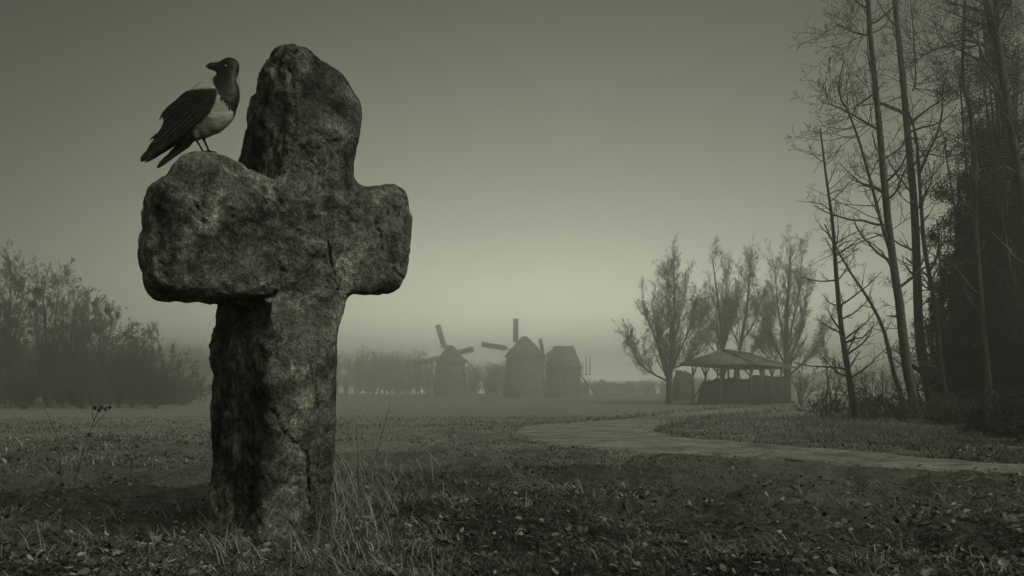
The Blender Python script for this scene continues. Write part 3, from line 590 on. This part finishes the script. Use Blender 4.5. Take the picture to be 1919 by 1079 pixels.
leftt((245, 765), [(275, 655), (300, 650), (250, 670), (330, 690)], 'low spreading bare tree at the right end of the left group', 51, ln=2.0, w=7, ang=36)
for bx, by, yy, lab in ((45, 764, 47, 'scrubby bush between the two leftmost whole trees'), (150, 764, 48, 'scrubby bush under the middle of the left group'), (290, 764, 49, 'wide dark scrubby bush at the right foot of the left group'), (345, 762, 60, 'small pale scrubby bush just left of the stone cross')):
    MINR[0] = .005
    leftt((bx, by), [(bx-35, 715), (bx+35, 720), (bx-12, 700), (bx+14, 695), (bx+50, 735), (bx-50, 738)], lab, yy, ln=1.5, ang=42, w=3, m=(16, 8, 6), group='scrub under the left trees', name='bare_bush')
for bx, by, lab in ((1548, 782, 'low bare bush at the foot of the slender leftmost tree'), (1632, 785, 'low bare bush between the leftmost slender tree and the curving one'), (1690, 790, 'tangled low bush just left of the two tallest stems'), (1772, 800, 'tangled low bush right of the two tallest stems, at the thicket foot'), (1850, 812, 'dark low bush under the middle of the thicket'), (1915, 826, 'dark low bush under the right end of the thicket, at the photo edge')):
    MINR[0] = .003; yy = hit(bx, by)
    leftt((bx, by), [(bx-34, by-26), (bx+38, by-30), (bx-10, by-44), (bx+18, by-36), (bx+60, by-20), (bx-58, by-16)], lab, yy, ln=.45, ang=46, w=4, m=(14, 7, 5), group='scrub at the wood edge', name='bare_bush')
# ---- distant woodland, one mass in the mist
def wood(specs, label):
    parts = []
    for px, row, y, topc, n in specs:
        x = (px-CX)/F*y; b = np.array([x, y, 0.]); hgt = (HY-topc)/F*y+HC; L = [([b, b+[rng.normal(0, .3), 0, hgt*.5], b+[rng.normal(0, .6), 0, hgt*.8]], .12, .05)]
        for i in range(6):
            e = rng.normal(0, max(hgt*.2, 1.6), 2); L.append(([b+[0, 0, hgt*.03], b+[e[0]*.6, e[1]*.6, hgt*.45], b+[e[0], e[1], hgt*rng.uniform(.6, .85)]], .07, .03))
        P, R = limbs(L, 6); parts.append(tubes(P, R, 4)); P, R = spawn(P, R, n+4, .0, 1, 45, max(hgt*.26, 1.6), 4, .22, .12, .4); parts.append(tubes(P, np.maximum(R, .022), 3))
        P, R = spawn(P, R, 8, .1, 1, 35, plen(P)*.5, 3, .15, .12, .5); parts.append(tubes(P, np.maximum(R, .018), 3))
    V, Q = join(parts); return tag(mesh_obj('distant_woodland', V, [Q], M_twig, tone=np.full(len(V), .4)), label, 'woodland', kind='stuff')
def wood_name(o): return o
sp = []
for px in np.arange(-60, 330, 7.): sp.append((px+rng.normal(0, 4), 0, rng.uniform(58, 74), float(np.interp(px, [-60, 60, 120, 200, 260, 310, 340], [610, 612, 640, 655, 680, 705, 722]))+abs(rng.normal(0, 22)), 7))
wood(sp, 'dense dark undergrowth and back trees behind the left group of bare trees')
sp = []
for px in np.arange(290, 1000, 7.): sp.append((px+rng.normal(0, 4), 0, rng.uniform(165, 200), float(np.interp(px, [290, 360, 640, 700, 780, 830, 900, 960, 1000], [615, 625, 645, 640, 645, 665, 665, 668, 680]))+abs(rng.normal(0, 24))-6, 11))
for px in np.arange(1000, 1760, 5.): sp.append((px+rng.normal(0, 5), 0, rng.uniform(190, 260), float(np.interp(px, [1000, 1080, 1150, 1260, 1500, 1760], [688, 700, 708, 700, 690, 650]))+abs(rng.normal(0, 9)), 7))
for px in np.arange(-260, 290, 14.): sp.append((px+rng.normal(0, 5), 0, rng.uniform(120, 150), 640+rng.normal(0, 12), 11))
wood(sp, 'faint misty woodland along the horizon behind the windmills')
# ------------------------------------------------------------------ boxes and bars
def boxb(c0, c1):
    (a, b, c), (d, e, f) = c0, c1; V = np.array([(a, b, c), (d, b, c), (d, e, c), (a, e, c), (a, b, f), (d, b, f), (d, e, f), (a, e, f)], float)
    return V, np.array([(0, 3, 2, 1), (4, 5, 6, 7), (0, 1, 5, 4), (1, 2, 6, 5), (2, 3, 7, 6), (3, 0, 4, 7)])
def bar(p, q, w, t=None, up=(0, 0, 1)):
    p, q = np.array(p, float), np.array(q, float); d = norm(q-p); a = np.cross(d, up); a = norm(a) if np.linalg.norm(a) > .05 else np.array([1., 0, 0]); b = np.cross(a, d); t = t or w
    V, Q = boxb((-w/2, 0, -t/2), (w/2, np.linalg.norm(q-p), t/2)); return p+V[:, :1]*a+V[:, 1:2]*d+V[:, 2:]*b, Q
def frustum(cx, cy, z0, z1, w0, w1, rz, n=4, seg=6):
    V, Q = [], []
    for k in range(seg+1):
        t = k/seg
        for i in range(n):
            a = rz+(i+.5)*2*math.pi/n; w = (w0*(1-t)+w1*t)/2/math.cos(math.pi/n); V.append((cx+w*math.cos(a), cy+w*math.sin(a), z0*(1-t)+z1*t))
    for k in range(seg):
        for i in range(n): Q.append((k*n+i, k*n+(i+1) % n, (k+1)*n+(i+1) % n, (k+1)*n+i))
    return np.array(V), np.array(Q)
# ------------------------------------------------------------------ windmills
def sail(hub, ang, length, w, tilt, rootw=.5, gaps=0, sd=0, taper=1.0):
    """boarded sail: spar with cross slats over a framed blade, in a plane whose normal is turned by tilt about Z"""
    r = np.random.default_rng(sd+1); h = np.array(hub, float); e = np.array([math.sin(ang)*math.cos(tilt), math.sin(ang)*math.sin(tilt), math.cos(ang)]); s = np.array([math.cos(ang)*math.cos(tilt), math.cos(ang)*math.sin(tilt), -math.sin(ang)])
    nrm = np.cross(e, s); out = [bar(h, h+e*length, .20, .22, nrm)]; n = int(length*.72/.34)
    for k in range(n):
        a = length*.27+k*length*.73/n; ww = w*(taper+(1-taper)*0) if taper == 1 else w*(1-(1-taper)*k/n)
        if gaps and r.random() < gaps: continue
        c = h+e*(a+.15)+nrm*.13*(1 if k % 2 else 1.25); out.append(bar(c-s*ww*.5, c+s*ww*.5, .31, .05, nrm))
    for q in (-.46, .46): out.append(bar(h+e*length*.27+s*w*q, h+e*length+s*w*q*(taper), .07, .09, nrm))
    return join(out)
def mill(px, y, wb, wt, eave, rz, label, roofkind, sails, hub, tail=None, roofargs=()):
    x = (px-CX)/F*y; zb = float(gz(x, y, False))-.15; o = empty('windmill', (x, y, zb)); s = y/F
    ze = at(px, eave, y)[2]; body = [frustum(x, y, zb, ze, wb*s, wt*s, rz, 4, 1)]
    for k in range(4):                                     # corner boards and a hewn sill
        a = rz+(k+.5)*math.pi/2; r0, r1 = wb*s/2*1.414, wt*s/2*1.414
        body.append(bar((x+r0*math.cos(a), y+r0*math.sin(a), zb), (x+r1*math.cos(a), y+r1*math.sin(a), ze), .22))
    V, Q = join(body); child('body', V, [Q], M_wood, o)
    V, Q = roofkind(x, y, ze, s, rz); child('roof', V, [Q], M_roofw, o)
    dx, dy = rz_vec(rz, -wb*s*.30); w_ = child('window', *[(lambda b: (b[0], [b[1]]))(bar((x+math.sin(-rz)*0-.35+dx, y-wb*s*.5*.93+dy, zb+(ze-zb)*.62), (x+.35+dx, y-wb*s*.5*.93+dy, zb+(ze-zb)*.62), .1, .8))][0], M_dark, o, tone=np.full(8, .1))
    H = np.array(hub, float); 
    for a in sails:
        V, Q = sail(H, *a); child('sail', V, [Q], M_roofw, o)
    V, Q = join([bar(H+np.array([0, -1.6, -.1]), H+np.array([0, .4, 0]), .45)]); child('windshaft', V, [Q], M_wood, o)
    if tail: V, Q = join([bar(p, q, w) for p, q, w in tail]); child('tail_pole', V, [Q], M_wood, o)
    return tag(o, label, 'windmill', 'old windmills')
def rz_vec(rz, k): return 0.0, 0.0
def pyramid(wpx, apex_row, ridge=0, over_row=0, px=None, kink=.0):
    def g(x, y, ze, s, rz):
        za = at(0, apex_row, y)[2]; w = wpx*s/2; dz = over_row*s; c, sn = math.cos(rz), math.sin(rz); r = ridge*s/2
        R = lambda a, b, z: (x+a*c-b*sn, y+a*sn+b*c, z)
        V = [R(-w, -w, ze-dz), R(w, -w, ze-dz), R(w, w, ze-dz), R(-w, w, ze-dz), R(-w*.97, -w*.97, ze+.05), R(w*.97, -w*.97, ze+.05), R(w*.97, w*.97, ze+.05), R(-w*.97, w*.97, ze+.05), R(-r-.15, -.15, za), R(r+.15, -.15, za), R(r+.15, .15, za), R(-r-.15, .15, za)]
        Q = [(0, 1, 5, 4), (1, 2, 6, 5), (2, 3, 7, 6), (3, 0, 4, 7), (4, 5, 9, 8), (5, 6, 10, 9), (6, 7, 11, 10), (7, 4, 8, 11), (8, 9, 10, 11), (0, 3, 2, 1)]
        return np.array(V), np.array(Q)
    return g
YM = 140.0
hb = at(838, 667, YM+3.3)
mill(844, YM, 56, 47, 677, .12, 'left windmill standing apart, with three broad sails and a long slanting tail pole', pyramid(57, 647, 6, 2), [(hb, math.radians(a), l, w, t, 0, g, i, tp)[1:] for i, (a, l, w, t, g, tp) in enumerate(((-17, 5.9, 1.0, .1, .0, 1), (-104, 5.9, 1.0, .1, .0, .7), (74, 5.0, 1.0, .1, 0, 1), (163, 5.8, 1.0, .1, 0, 1)))], hb,
     tail=[(at(871, 672, YM-.5), at(926, 738, YM-1.5), .24), (at(905, 712, YM-1.1), at(905, 737, YM-1.1), .12)])
hb = at(966, 656, YM+3.4)
mill(983, YM-2, 62, 56, 667, .2, 'middle windmill, the tallest, with one sail upright and one pointing left', pyramid(68, 630, 5, 1), [(math.radians(a), l, .95, .08, 0, 0, i, 1) for i, (a, l) in enumerate(((1, 5.7), (-80, 6.2), (181, 5.5), (100, 3.0)))], hb)
hb = at(1020, 671, YM+6)
mill(1056, YM+6, 59, 52, 686, -.2, 'right windmill with hipped roof and broken edge-on sails on its left side', pyramid(64, 648, 34, 5), [(math.radians(a), l, 1.0, 1.0, 0, .3, i+5, 1) for i, (a, l) in enumerate(((-22, 3.8), (68, 3.9), (158, 5.0), (248, 3.0)))], hb,
     tail=[(at(1078, 690, YM+4), at(1116, 738, YM+3), .26), (at(1094, 702, YM+4), at(1107, 702, YM+4), .20), (at(1106, 703, YM+4), at(1105, 670, YM+4), .18), (at(1099, 703, YM+4), at(1098, 668, YM+4), .16), (at(1092, 703, YM+4), at(1092, 678, YM+4), .16), (at(1086, 684, YM+4), at(1090, 705, YM+4), .14)])
# ------------------------------------------------------------------ hay shed
Ys = 60.0; K = np.array([(1407-CX)/F*Ys, Ys]); e = np.array([.84, -.54]); l = np.array([.54, .84]); WS, LS = 4.55, 12.0
zg = float(gz(K[0], K[1], False)); zE = HC+53/F*Ys
shed = empty('hay_shed', (K[0], K[1], zg))
def SP(a, b, z): return np.array([K[0]-e[0]*a+l[0]*b, K[1]-e[1]*a+l[1]*b, z])   # a: along the end from the near corner, b: along the side
ov = .45; za = zE+1.05; zl = zE-.02
rf = [SP(-ov, -ov, zl), SP(WS+ov+.4, -ov, zl), SP(WS+ov+.4, LS+ov, zl), SP(-ov, LS+ov, zl), SP(WS*.5, WS*.12, za), SP(WS*.5, LS*.62, za)]
V = np.array(rf+[p-np.array([0, 0, .10]) for p in rf]); Q4 = [(0, 3, 5, 4), (1, 4, 5, 2), (6, 10, 11, 9), (7, 8, 11, 10), (0, 1, 7, 6), (1, 2, 8, 7), (2, 3, 9, 8), (3, 0, 6, 9)]; T3 = [(0, 4, 1), (3, 2, 5), (6, 7, 10), (9, 11, 8)]
child('roof', V, [np.array(Q4), np.array(T3)], M_roofl, shed)
V, Q = join([bar(SP(-ov, b, zl+.03)+[0, 0, .0], SP(WS*.5, min(max(b, WS*.12), LS*.62), za+.05), .09, .06) for b in np.linspace(.4, LS, 9)]+[bar(SP(WS*.5, WS*.12, za+.06), SP(WS*.5, LS*.62, za+.06), .2, .1), bar(SP(-ov, -ov, zl+.05), SP(WS*.5, WS*.12, za+.06), .14, .08), bar(SP(WS+ov+.4, -ov, zl+.05), SP(WS*.5, WS*.12, za+.06), .14, .08)])
child('roof_batten', V, [Q], M_roofl, shed)
def put(name, p, q, w, m=M_pole): V, Q = bar(p, q, w); child(name, V, [Q], m, shed)
for a, b in [(0, 0), (WS*.5, 0), (WS, 0), (WS, 3), (WS, 6), (WS, 9), (WS, LS), (WS*.5, LS), (0, LS), (0, 3), (0, 6), (0, 9)]:
    p = SP(a, b, 0); put('post', SP(a, b, float(gz(p[0], p[1], False))-.1), SP(a, b, zE-.05), .12)
for p, q in ((SP(0, 0, zE-.1), SP(WS, 0, zE-.1)), (SP(0, 0, zE-.1), SP(0, LS, zE-.1)), (SP(WS, 0, zE-.1), SP(WS, LS, zE-.1)), (SP(0, LS, zE-.1), SP(WS, LS, zE-.1))): put('beam', p, q, .17)
for p, q in ((SP(WS-.15, -.12, zg+.5), SP(WS-1.1, -.12, zE-1.1)), (SP(1.2, -.12, zE-1.0), SP(.15, -.12, zg+.5)), (SP(WS*.5-.1, 0, zE-.9), SP(WS*.5-.8, 0, zE-.15)), (SP(WS*.5+.1, 0, zE-.9), SP(WS*.5+.8, 0, zE-.15)), (SP(.1, 0, zE-.9), SP(.8, 0, zE-.15)), (SP(0, .1, zE-.9), SP(0, .9, zE-.15)),
             (SP(0, 2.9, zE-.9), SP(0, 2.1, zE-.15)), (SP(0, 3.1, zE-.9), SP(0, 3.9, zE-.15)), (SP(0, 5.9, zE-.9), SP(0, 5.1, zE-.15)), (SP(0, 6.1, zE-.9), SP(0, 6.9, zE-.15)), (SP(WS, 3.1, zE-.9), SP(WS, 3.9, zE-.15)), (SP(WS, 2.9, zE-.9), SP(WS, 2.1, zE-.15)), (SP(WS, .1, zE-.9), SP(WS, .9, zE-.15))):
    put('brace', p, q, .10)
V, Q = bar(SP(0, -.05, zg+.06), SP(WS, -.05, zg+.06), .14); child('sill_rail', V, [Q], M_pole, shed)
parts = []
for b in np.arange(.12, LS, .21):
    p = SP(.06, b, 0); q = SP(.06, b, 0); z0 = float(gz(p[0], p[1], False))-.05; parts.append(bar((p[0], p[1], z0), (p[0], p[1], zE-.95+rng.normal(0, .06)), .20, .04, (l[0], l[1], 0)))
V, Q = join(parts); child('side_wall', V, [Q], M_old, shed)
tag(shed, 'open-sided timber hay shed with a low hipped roof on pole posts', 'hay shed')
def mound(cen, ax1, ax2, r1, r2, h, n=60, seed=1, p=4, hp=6, jag=.15):
    u = np.linspace(-1.05, 1.05, n); U, Wd = np.meshgrid(u, u); q = (np.abs(U)**p+np.abs(Wd)**p)**(1/p)
    z = h*np.clip(1-np.clip(q, 0, 1)**hp, 0, 1)**.5*(1+jag*vnoise(U*2.2, Wd*2.2, 0*U, seed)+jag*.4*vnoise(U*7, Wd*7, 0*U, seed+3))
    X = cen[0]+ax1[0]*U*r1+ax2[0]*Wd*r2; Yy = cen[1]+ax1[1]*U*r1+ax2[1]*Wd*r2; V = np.stack([X, Yy, gz(X, Yy, False)-.12+z], -1).reshape(-1, 3); i = np.arange(n*n).reshape(n, n)
    return V, np.stack([i[:-1, :-1], i[:-1, 1:], i[1:, 1:], i[1:, :-1]], -1).reshape(-1, 4)
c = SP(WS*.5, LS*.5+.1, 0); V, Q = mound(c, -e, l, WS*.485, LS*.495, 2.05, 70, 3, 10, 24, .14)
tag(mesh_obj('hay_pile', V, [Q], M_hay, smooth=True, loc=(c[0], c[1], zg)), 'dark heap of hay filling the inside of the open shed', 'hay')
c = at(1281, 740, 88); V, Q = mound(c, (1, 0), (0, 1), 1.25, 1.2, 3.3, 40, 9, 3, jag=.10)
tag(mesh_obj('haystack', V, [Q], M_hay, smooth=True, loc=(c[0], c[1], 0)), 'pale rounded haystack standing outside, just left of the hay shed', 'haystack')
# ------------------------------------------------------------------ grass, litter, weeds
def vis(n, y0, y1, x_extra=60, pw=1.0):
    """points on the ground, density falling with distance so that it is even in the picture"""
    t = rng.uniform(0, 1, n); y = 1/(1/y0+(1/y1-1/y0)*t)**pw if pw == 1 else y0*(y1/y0)**t; px = rng.uniform(-x_extra, 1919+x_extra, n); return (px-CX)/F*y, y
def blades(x, y, h, w, lean, curl, seg=3, flat=None, z0=None):
    n = len(x); z = gz(x, y) if z0 is None else z0; a = rng.uniform(0, 2*math.pi, n); d = np.stack([np.cos(a), np.sin(a), 0*a], 1); s = np.stack([-np.sin(a+.8*rng.normal(size=n)), np.cos(a), 0*a], 1)
    P = [np.stack([x, y, z-.008], 1)]; th = lean*rng.uniform(.3, 1.3, n)
    for k in range(seg):
        th2 = th+curl*k/seg*rng.uniform(.5, 1.5, n); P.append(P[-1]+(d*np.sin(th2)[:, None]+np.array([0, 0, 1])*np.cos(th2)[:, None])*(h/seg)[:, None])
    rows = []
    for k, p in enumerate(P): ww = (w*(1-k/(seg+.35)))[:, None]; rows += [p-s*ww*.5, p+s*ww*.5]
    V = np.stack(rows, 1).reshape(-1, 3); m = 2*(seg+1); b = (np.arange(n)*m)[:, None]
    Q = np.concatenate([b+np.array([2*k, 2*k+1, 2*k+3, 2*k+2])[None] for k in range(seg)]); return V, Q, m
def keep(x, y, lim=.72):
    return pathmask(x, y) < lim
def add_stuff(name, parts, m, label, cat='grass'):
    Vs, Qs, Ts, o = [], [], [], 0
    for V, Q, t in parts: Vs.append(V); Qs.append(Q+o); Ts.append(t); o += len(V)
    return tag(mesh_obj(name, np.vstack(Vs), [np.vstack(Qs)], m, tone=np.concatenate(Ts)), label, cat, kind='stuff')
parts = []
def patchy(x, y, sc=1.1, seed=31): return fbm(x*sc, y*sc, 0*x, seed, 3)
for n, y0, y1, h0, w0, ln, cl, tn in ((240000, 1.5, 14, .024, .0026, 1.2, 1.3, .68), (32000, 1.5, 7, .040, .0018, 1.0, 1.6, .9), (90000, 5, 60, .024, .0055, 1.15, .9, .9)):
    x, y = vis(n, y0, y1); k = keep(x, y) & (patchy(x, y) > rng.uniform(-1.3, .5, n)); x, y = x[k], y[k]; n = len(x); h = h0*rng.uniform(.35, 1.6, n)*(1+.5*patchy(x, y, .6, 5))*(1+np.minimum(y, 14)*.11); w = w0*rng.uniform(.5, 1.5, n)*(1+y*.13)
    V, Q, m = blades(x, y, h, w, ln, cl); parts.append((V, Q, np.repeat(np.clip(tn*rng.uniform(0, 1, n)**2.0*(.75+1.0*patchy(x, y, 3.0, 44)), 0, 1), m)))
# turf creeping over the path edges
ex, ey = [], []
for i in range(9000):
    e_ = _pathpoly[rng.integers(0, len(_pathpoly))]; e2_ = e_+rng.normal(0, 1, 2)*np.array([14, 2.2]); ex.append(e2_[0]); ey.append(e2_[1])
ys_ = np.geomspace(1.5, 90, 700)[None]; ex = np.array(ex)[:, None]; ey = np.array(ey)[:, None]
k = np.argmax((HC+(HY-ey)/F*ys_) < gz((ex-CX)/F*ys_, ys_+0*ex, False), axis=1); y = ys_[0][k]; x = (ex[:, 0]-CX)/F*y; ok = (y > 2) & (y < 60); x, y = x[ok], y[ok]; n = len(x)
V, Q, m = blades(x, y, .0055*y*rng.uniform(.4, 1.7, n), .0009*y*rng.uniform(.5, 1.5, n), 1.1, 1.0); parts.append((V, Q, np.repeat(.6*rng.uniform(0, 1, n)**2, m)))
# lusher tangled grass on the left half and round the cross
n = 30000; x, y = vis(n, 1.5, 5.5); k = ((CX+F*x/y) < 760+180*rng.normal(size=n)) & (patchy(x, y, 2, 9) > rng.uniform(-1, .6, n)); x, y = x[k], y[k]; n = len(x)
V, Q, m = blades(x, y, .052*rng.uniform(.3, 1.6, n), .0024*rng.uniform(.5, 1.5, n), 1.1, 1.5, 4); parts.append((V, Q, np.repeat(np.clip(.8*rng.uniform(0, 1, n)**2.2*(.8+.8*patchy(x, y, 3., 45)), 0, 1), m)))
add_stuff('grass', parts, M_grass, 'matted dry grass covering the whole field')
def hummock(cx, cy, r, n, h, ln=.6, cl=.9, w=.0022, tn=(.0, .8)):
    x = cx+rng.normal(0, r, n); y = cy+rng.normal(0, r, n); V, Q, m = blades(x, y, h*rng.uniform(.4, 1.3, n), w*rng.uniform(.6, 1.4, n), ln, cl, 5); return V, Q, np.repeat(rng.uniform(*tn, n), m)
parts = []
for px, row, r, n, h in ((650, 1000, .08, 120, .20), (690, 950, .12, 170, .25), (645, 940, .06, 90, .33), (720, 900, .16, 110, .24), (665, 900, .10, 80, .28), (720, 1000, .09, 90, .15), (400, 1010, .04, 30, .16), (430, 1040, .07, 80, .11), (500, 1050, .10, 120, .10), (580, 1045, .09, 120, .12), (350, 1050, .12, 60, .10), (260, 1040, .15, 50, .10), (130, 1010, .2, 45, .12), (60, 1050, .15, 50, .11), (700, 1060, .1, 110, .12), (620, 990, .05, 60, .16), (300, 960, .10, 60, .13), (120, 900, .2, 80, .14), (660, 890, .08, 40, .22)):
    y = hit(px, row); parts.append(hummock((px-CX)/F*y, y, r, n, h))
add_stuff('tall_grass', parts, M_tuft, 'long pale dry grass blades tangled round the foot of the cross', 'grass')
parts = []
for i in range(110):
    px = rng.uniform(1490, 1960); row = rng.uniform(775, 835)+max(0, (px-1650)*.07); y = hit(px, row); x = (px-CX)/F*y
    if keep(np.array([x]), np.array([y]))[0]: V, Q, t = hummock(x, y, .035*y, 260, (.007+.008*rng.random())*y, .7, .9, .0005*y, (.0, .5)); parts.append((V, Q, t))
for i in range(30):
    px = rng.uniform(1240, 1560); row = rng.uniform(785, 830)*1.0; y = hit(px, row); x = (px-CX)/F*y
    if keep(np.array([x]), np.array([y]))[0]: parts.append(hummock(x, y, .03*y, 120, .009*y, .6, .9, .0005*y, (.1, .7)))
add_stuff('rough_grass', parts, M_grass, 'rough knee-high grass at the edge of the wood', 'grass')
# leaf litter
n = 17000; x, y = vis(n, 1.5, 16); k = keep(x, y, .9) & (patchy(x, y, .9, 77)+.3*((CX+F*x/y) > 800) > rng.uniform(-.9, .7, n)); x, y = x[k], y[k]; n = len(x)
s = .0088*rng.uniform(.4, 1.5, n)*(1+y*.04); big = rng.random(n) < .008; s[big] *= 1.7
a = rng.uniform(0, 6.28, n); tl = rng.normal(0, .38, (n, 2)); u = np.stack([np.cos(a), np.sin(a), tl[:, 0]], 1); v = np.stack([-np.sin(a), np.cos(a), tl[:, 1]], 1); c = np.stack([x, y, gz(x, y)+.008+.02*rng.random(n)], 1); s = s[:, None]
cu = np.array([0, 0, 1.])*s*.25*rng.uniform(-1, 1, (n, 1))
V = np.stack([c-u*s, c-u*s*.3-v*s*.55+cu, c+u*s*.45-v*s*.45+cu, c+u*s*1.1, c+u*s*.35+v*s*.5+cu, c-u*s*.4+v*s*.55+cu], 1).reshape(-1, 3); b = (np.arange(n)*6)[:, None]
Q = np.concatenate([b+np.array([[0, 1, 2, 3]]), b+np.array([[0, 3, 4, 5]])]); t = rng.uniform(0, 1, n)**3.6*.62; t[big] = rng.uniform(.35, .6, big.sum())
tag(mesh_obj('fallen_leaves', V, [Q], M_leaf, tone=np.repeat(t, 6)), 'dead leaves scattered over the near ground', 'leaves', kind='stuff')
# dried weeds
def weed(name, stems, label, y, heads=(), r=.0022, group=None):
    b = stems[0][0]; base = at(b[0], b[1], y); base[2] = gz(base[0], base[1]); o = empty(name, tuple(base)); P, R = limbs([(PL(p, y), r*k, r*k*.45) for p, k in [(q[0:], 1 if i == 0 else .7) for i, q in enumerate(stems)]], 16)
    P = P+rng.normal(0, .0008, P.shape); P[0, 0] = base-[0, 0, .03]
    V, Q = tubes(P, R, 5); child('stem', V, [Q], M_bark2, o, smooth=True)
    for hx, hy, hr in heads:
        c = at(hx, hy, y); V, Q = leaves(np.tile(c, (1, 4, 1)), 26, hr*1.1, hr*.35); V2, Q2 = tubes(np.stack([np.stack([c-[0, 0, hr], c+norm(rng.normal(size=3)+[0, 0, .6])*hr]) for _ in range(9)]), np.full((9, 2), .0012), 3)
        V, Q = join([(V, Q), (V2, Q2)]); child('seed_head', V, [Q], M_dark, o, tone=np.full(len(V), .35))
    return tag(o, label, 'weed', group)
yw = hit(140, 905)
weed('dried_weed', [[(138, 912), (150, 865), (165, 820), (180, 780), (190, 767)], [(174, 800), (190, 782), (205, 766)], [(172, 812), (165, 813), (158, 814)], [(176, 790), (173, 770), (172, 765)]], 'dried weed stalk topped by a flat cluster of dark seed heads, left of the cross', yw, [(178, 764, .012), (190, 763, .012), (205, 764, .012), (186, 769, .012), (197, 767, .010), (166, 814, .008)], r=.0032)
weed('dried_weed', [[(115, 930), (113, 870), (108, 820), (95, 790), (84, 765)], [(111, 850), (98, 830), (90, 800)], [(114, 890), (124, 872), (130, 850)]], 'headless bent dried weed stalk, leftmost of the weeds', hit(115, 915), [(110, 885, .010), (117, 908, .010)], r=.0026)
weed('dried_weed', [[(704, 850), (714, 820), (724, 785), (732, 755)], [(727, 772), (738, 774), (749, 778)]], 'thin dried weed stem with one side twig, right of the cross', hit(700, 865), r=.0022)
weed('dried_weed', [[(668, 985), (672, 930), (670, 860), (668, 800)]], 'straight pale dried stem standing close to the right foot of the cross', 2.9, r=.0018)
weed('dried_weed', [[(1440, 838), (1425, 810), (1405, 790), (1392, 762)], [(1420, 803), (1432, 785), (1440, 770)], [(1412, 796), (1398, 790), (1380, 780)]], 'small dried weed on the grassy island inside the bend of the path', hit(1440, 812), r=.006)
weed('dried_weed', [[(1547, 790), (1549, 750), (1553, 710), (1563, 672)], [(1563, 672), (1570, 700), (1582, 740)], [(1550, 740), (1530, 765), (1500, 782)]], 'dead bent sapling leaning beside the slender leftmost tree', 21, r=.02)
# ------------------------------------------------------------------ haze
V, Q = boxb((-400, -60, -1.0), (400, 450, 24))
hz = mesh_obj('haze', V, [Q], M_stone); tag(hz, kind='stuff', label='pale mist filling the air over the field', cat='haze')
hm = bpy.data.materials.new('haze'); hm.use_nodes = True; t = hm.node_tree; t.nodes.clear(); o = t.nodes.new('ShaderNodeOutputMaterial'); v = t.nodes.new('ShaderNodeVolumePrincipled')
v.inputs['Color'].default_value = (.97, .97, .93, 1); v.inputs['Density'].default_value = .0104; v.inputs['Anisotropy'].default_value = .76; t.links.new(v.outputs[0], o.inputs['Volume'])
hz.data.materials.clear(); hz.data.materials.append(hm)
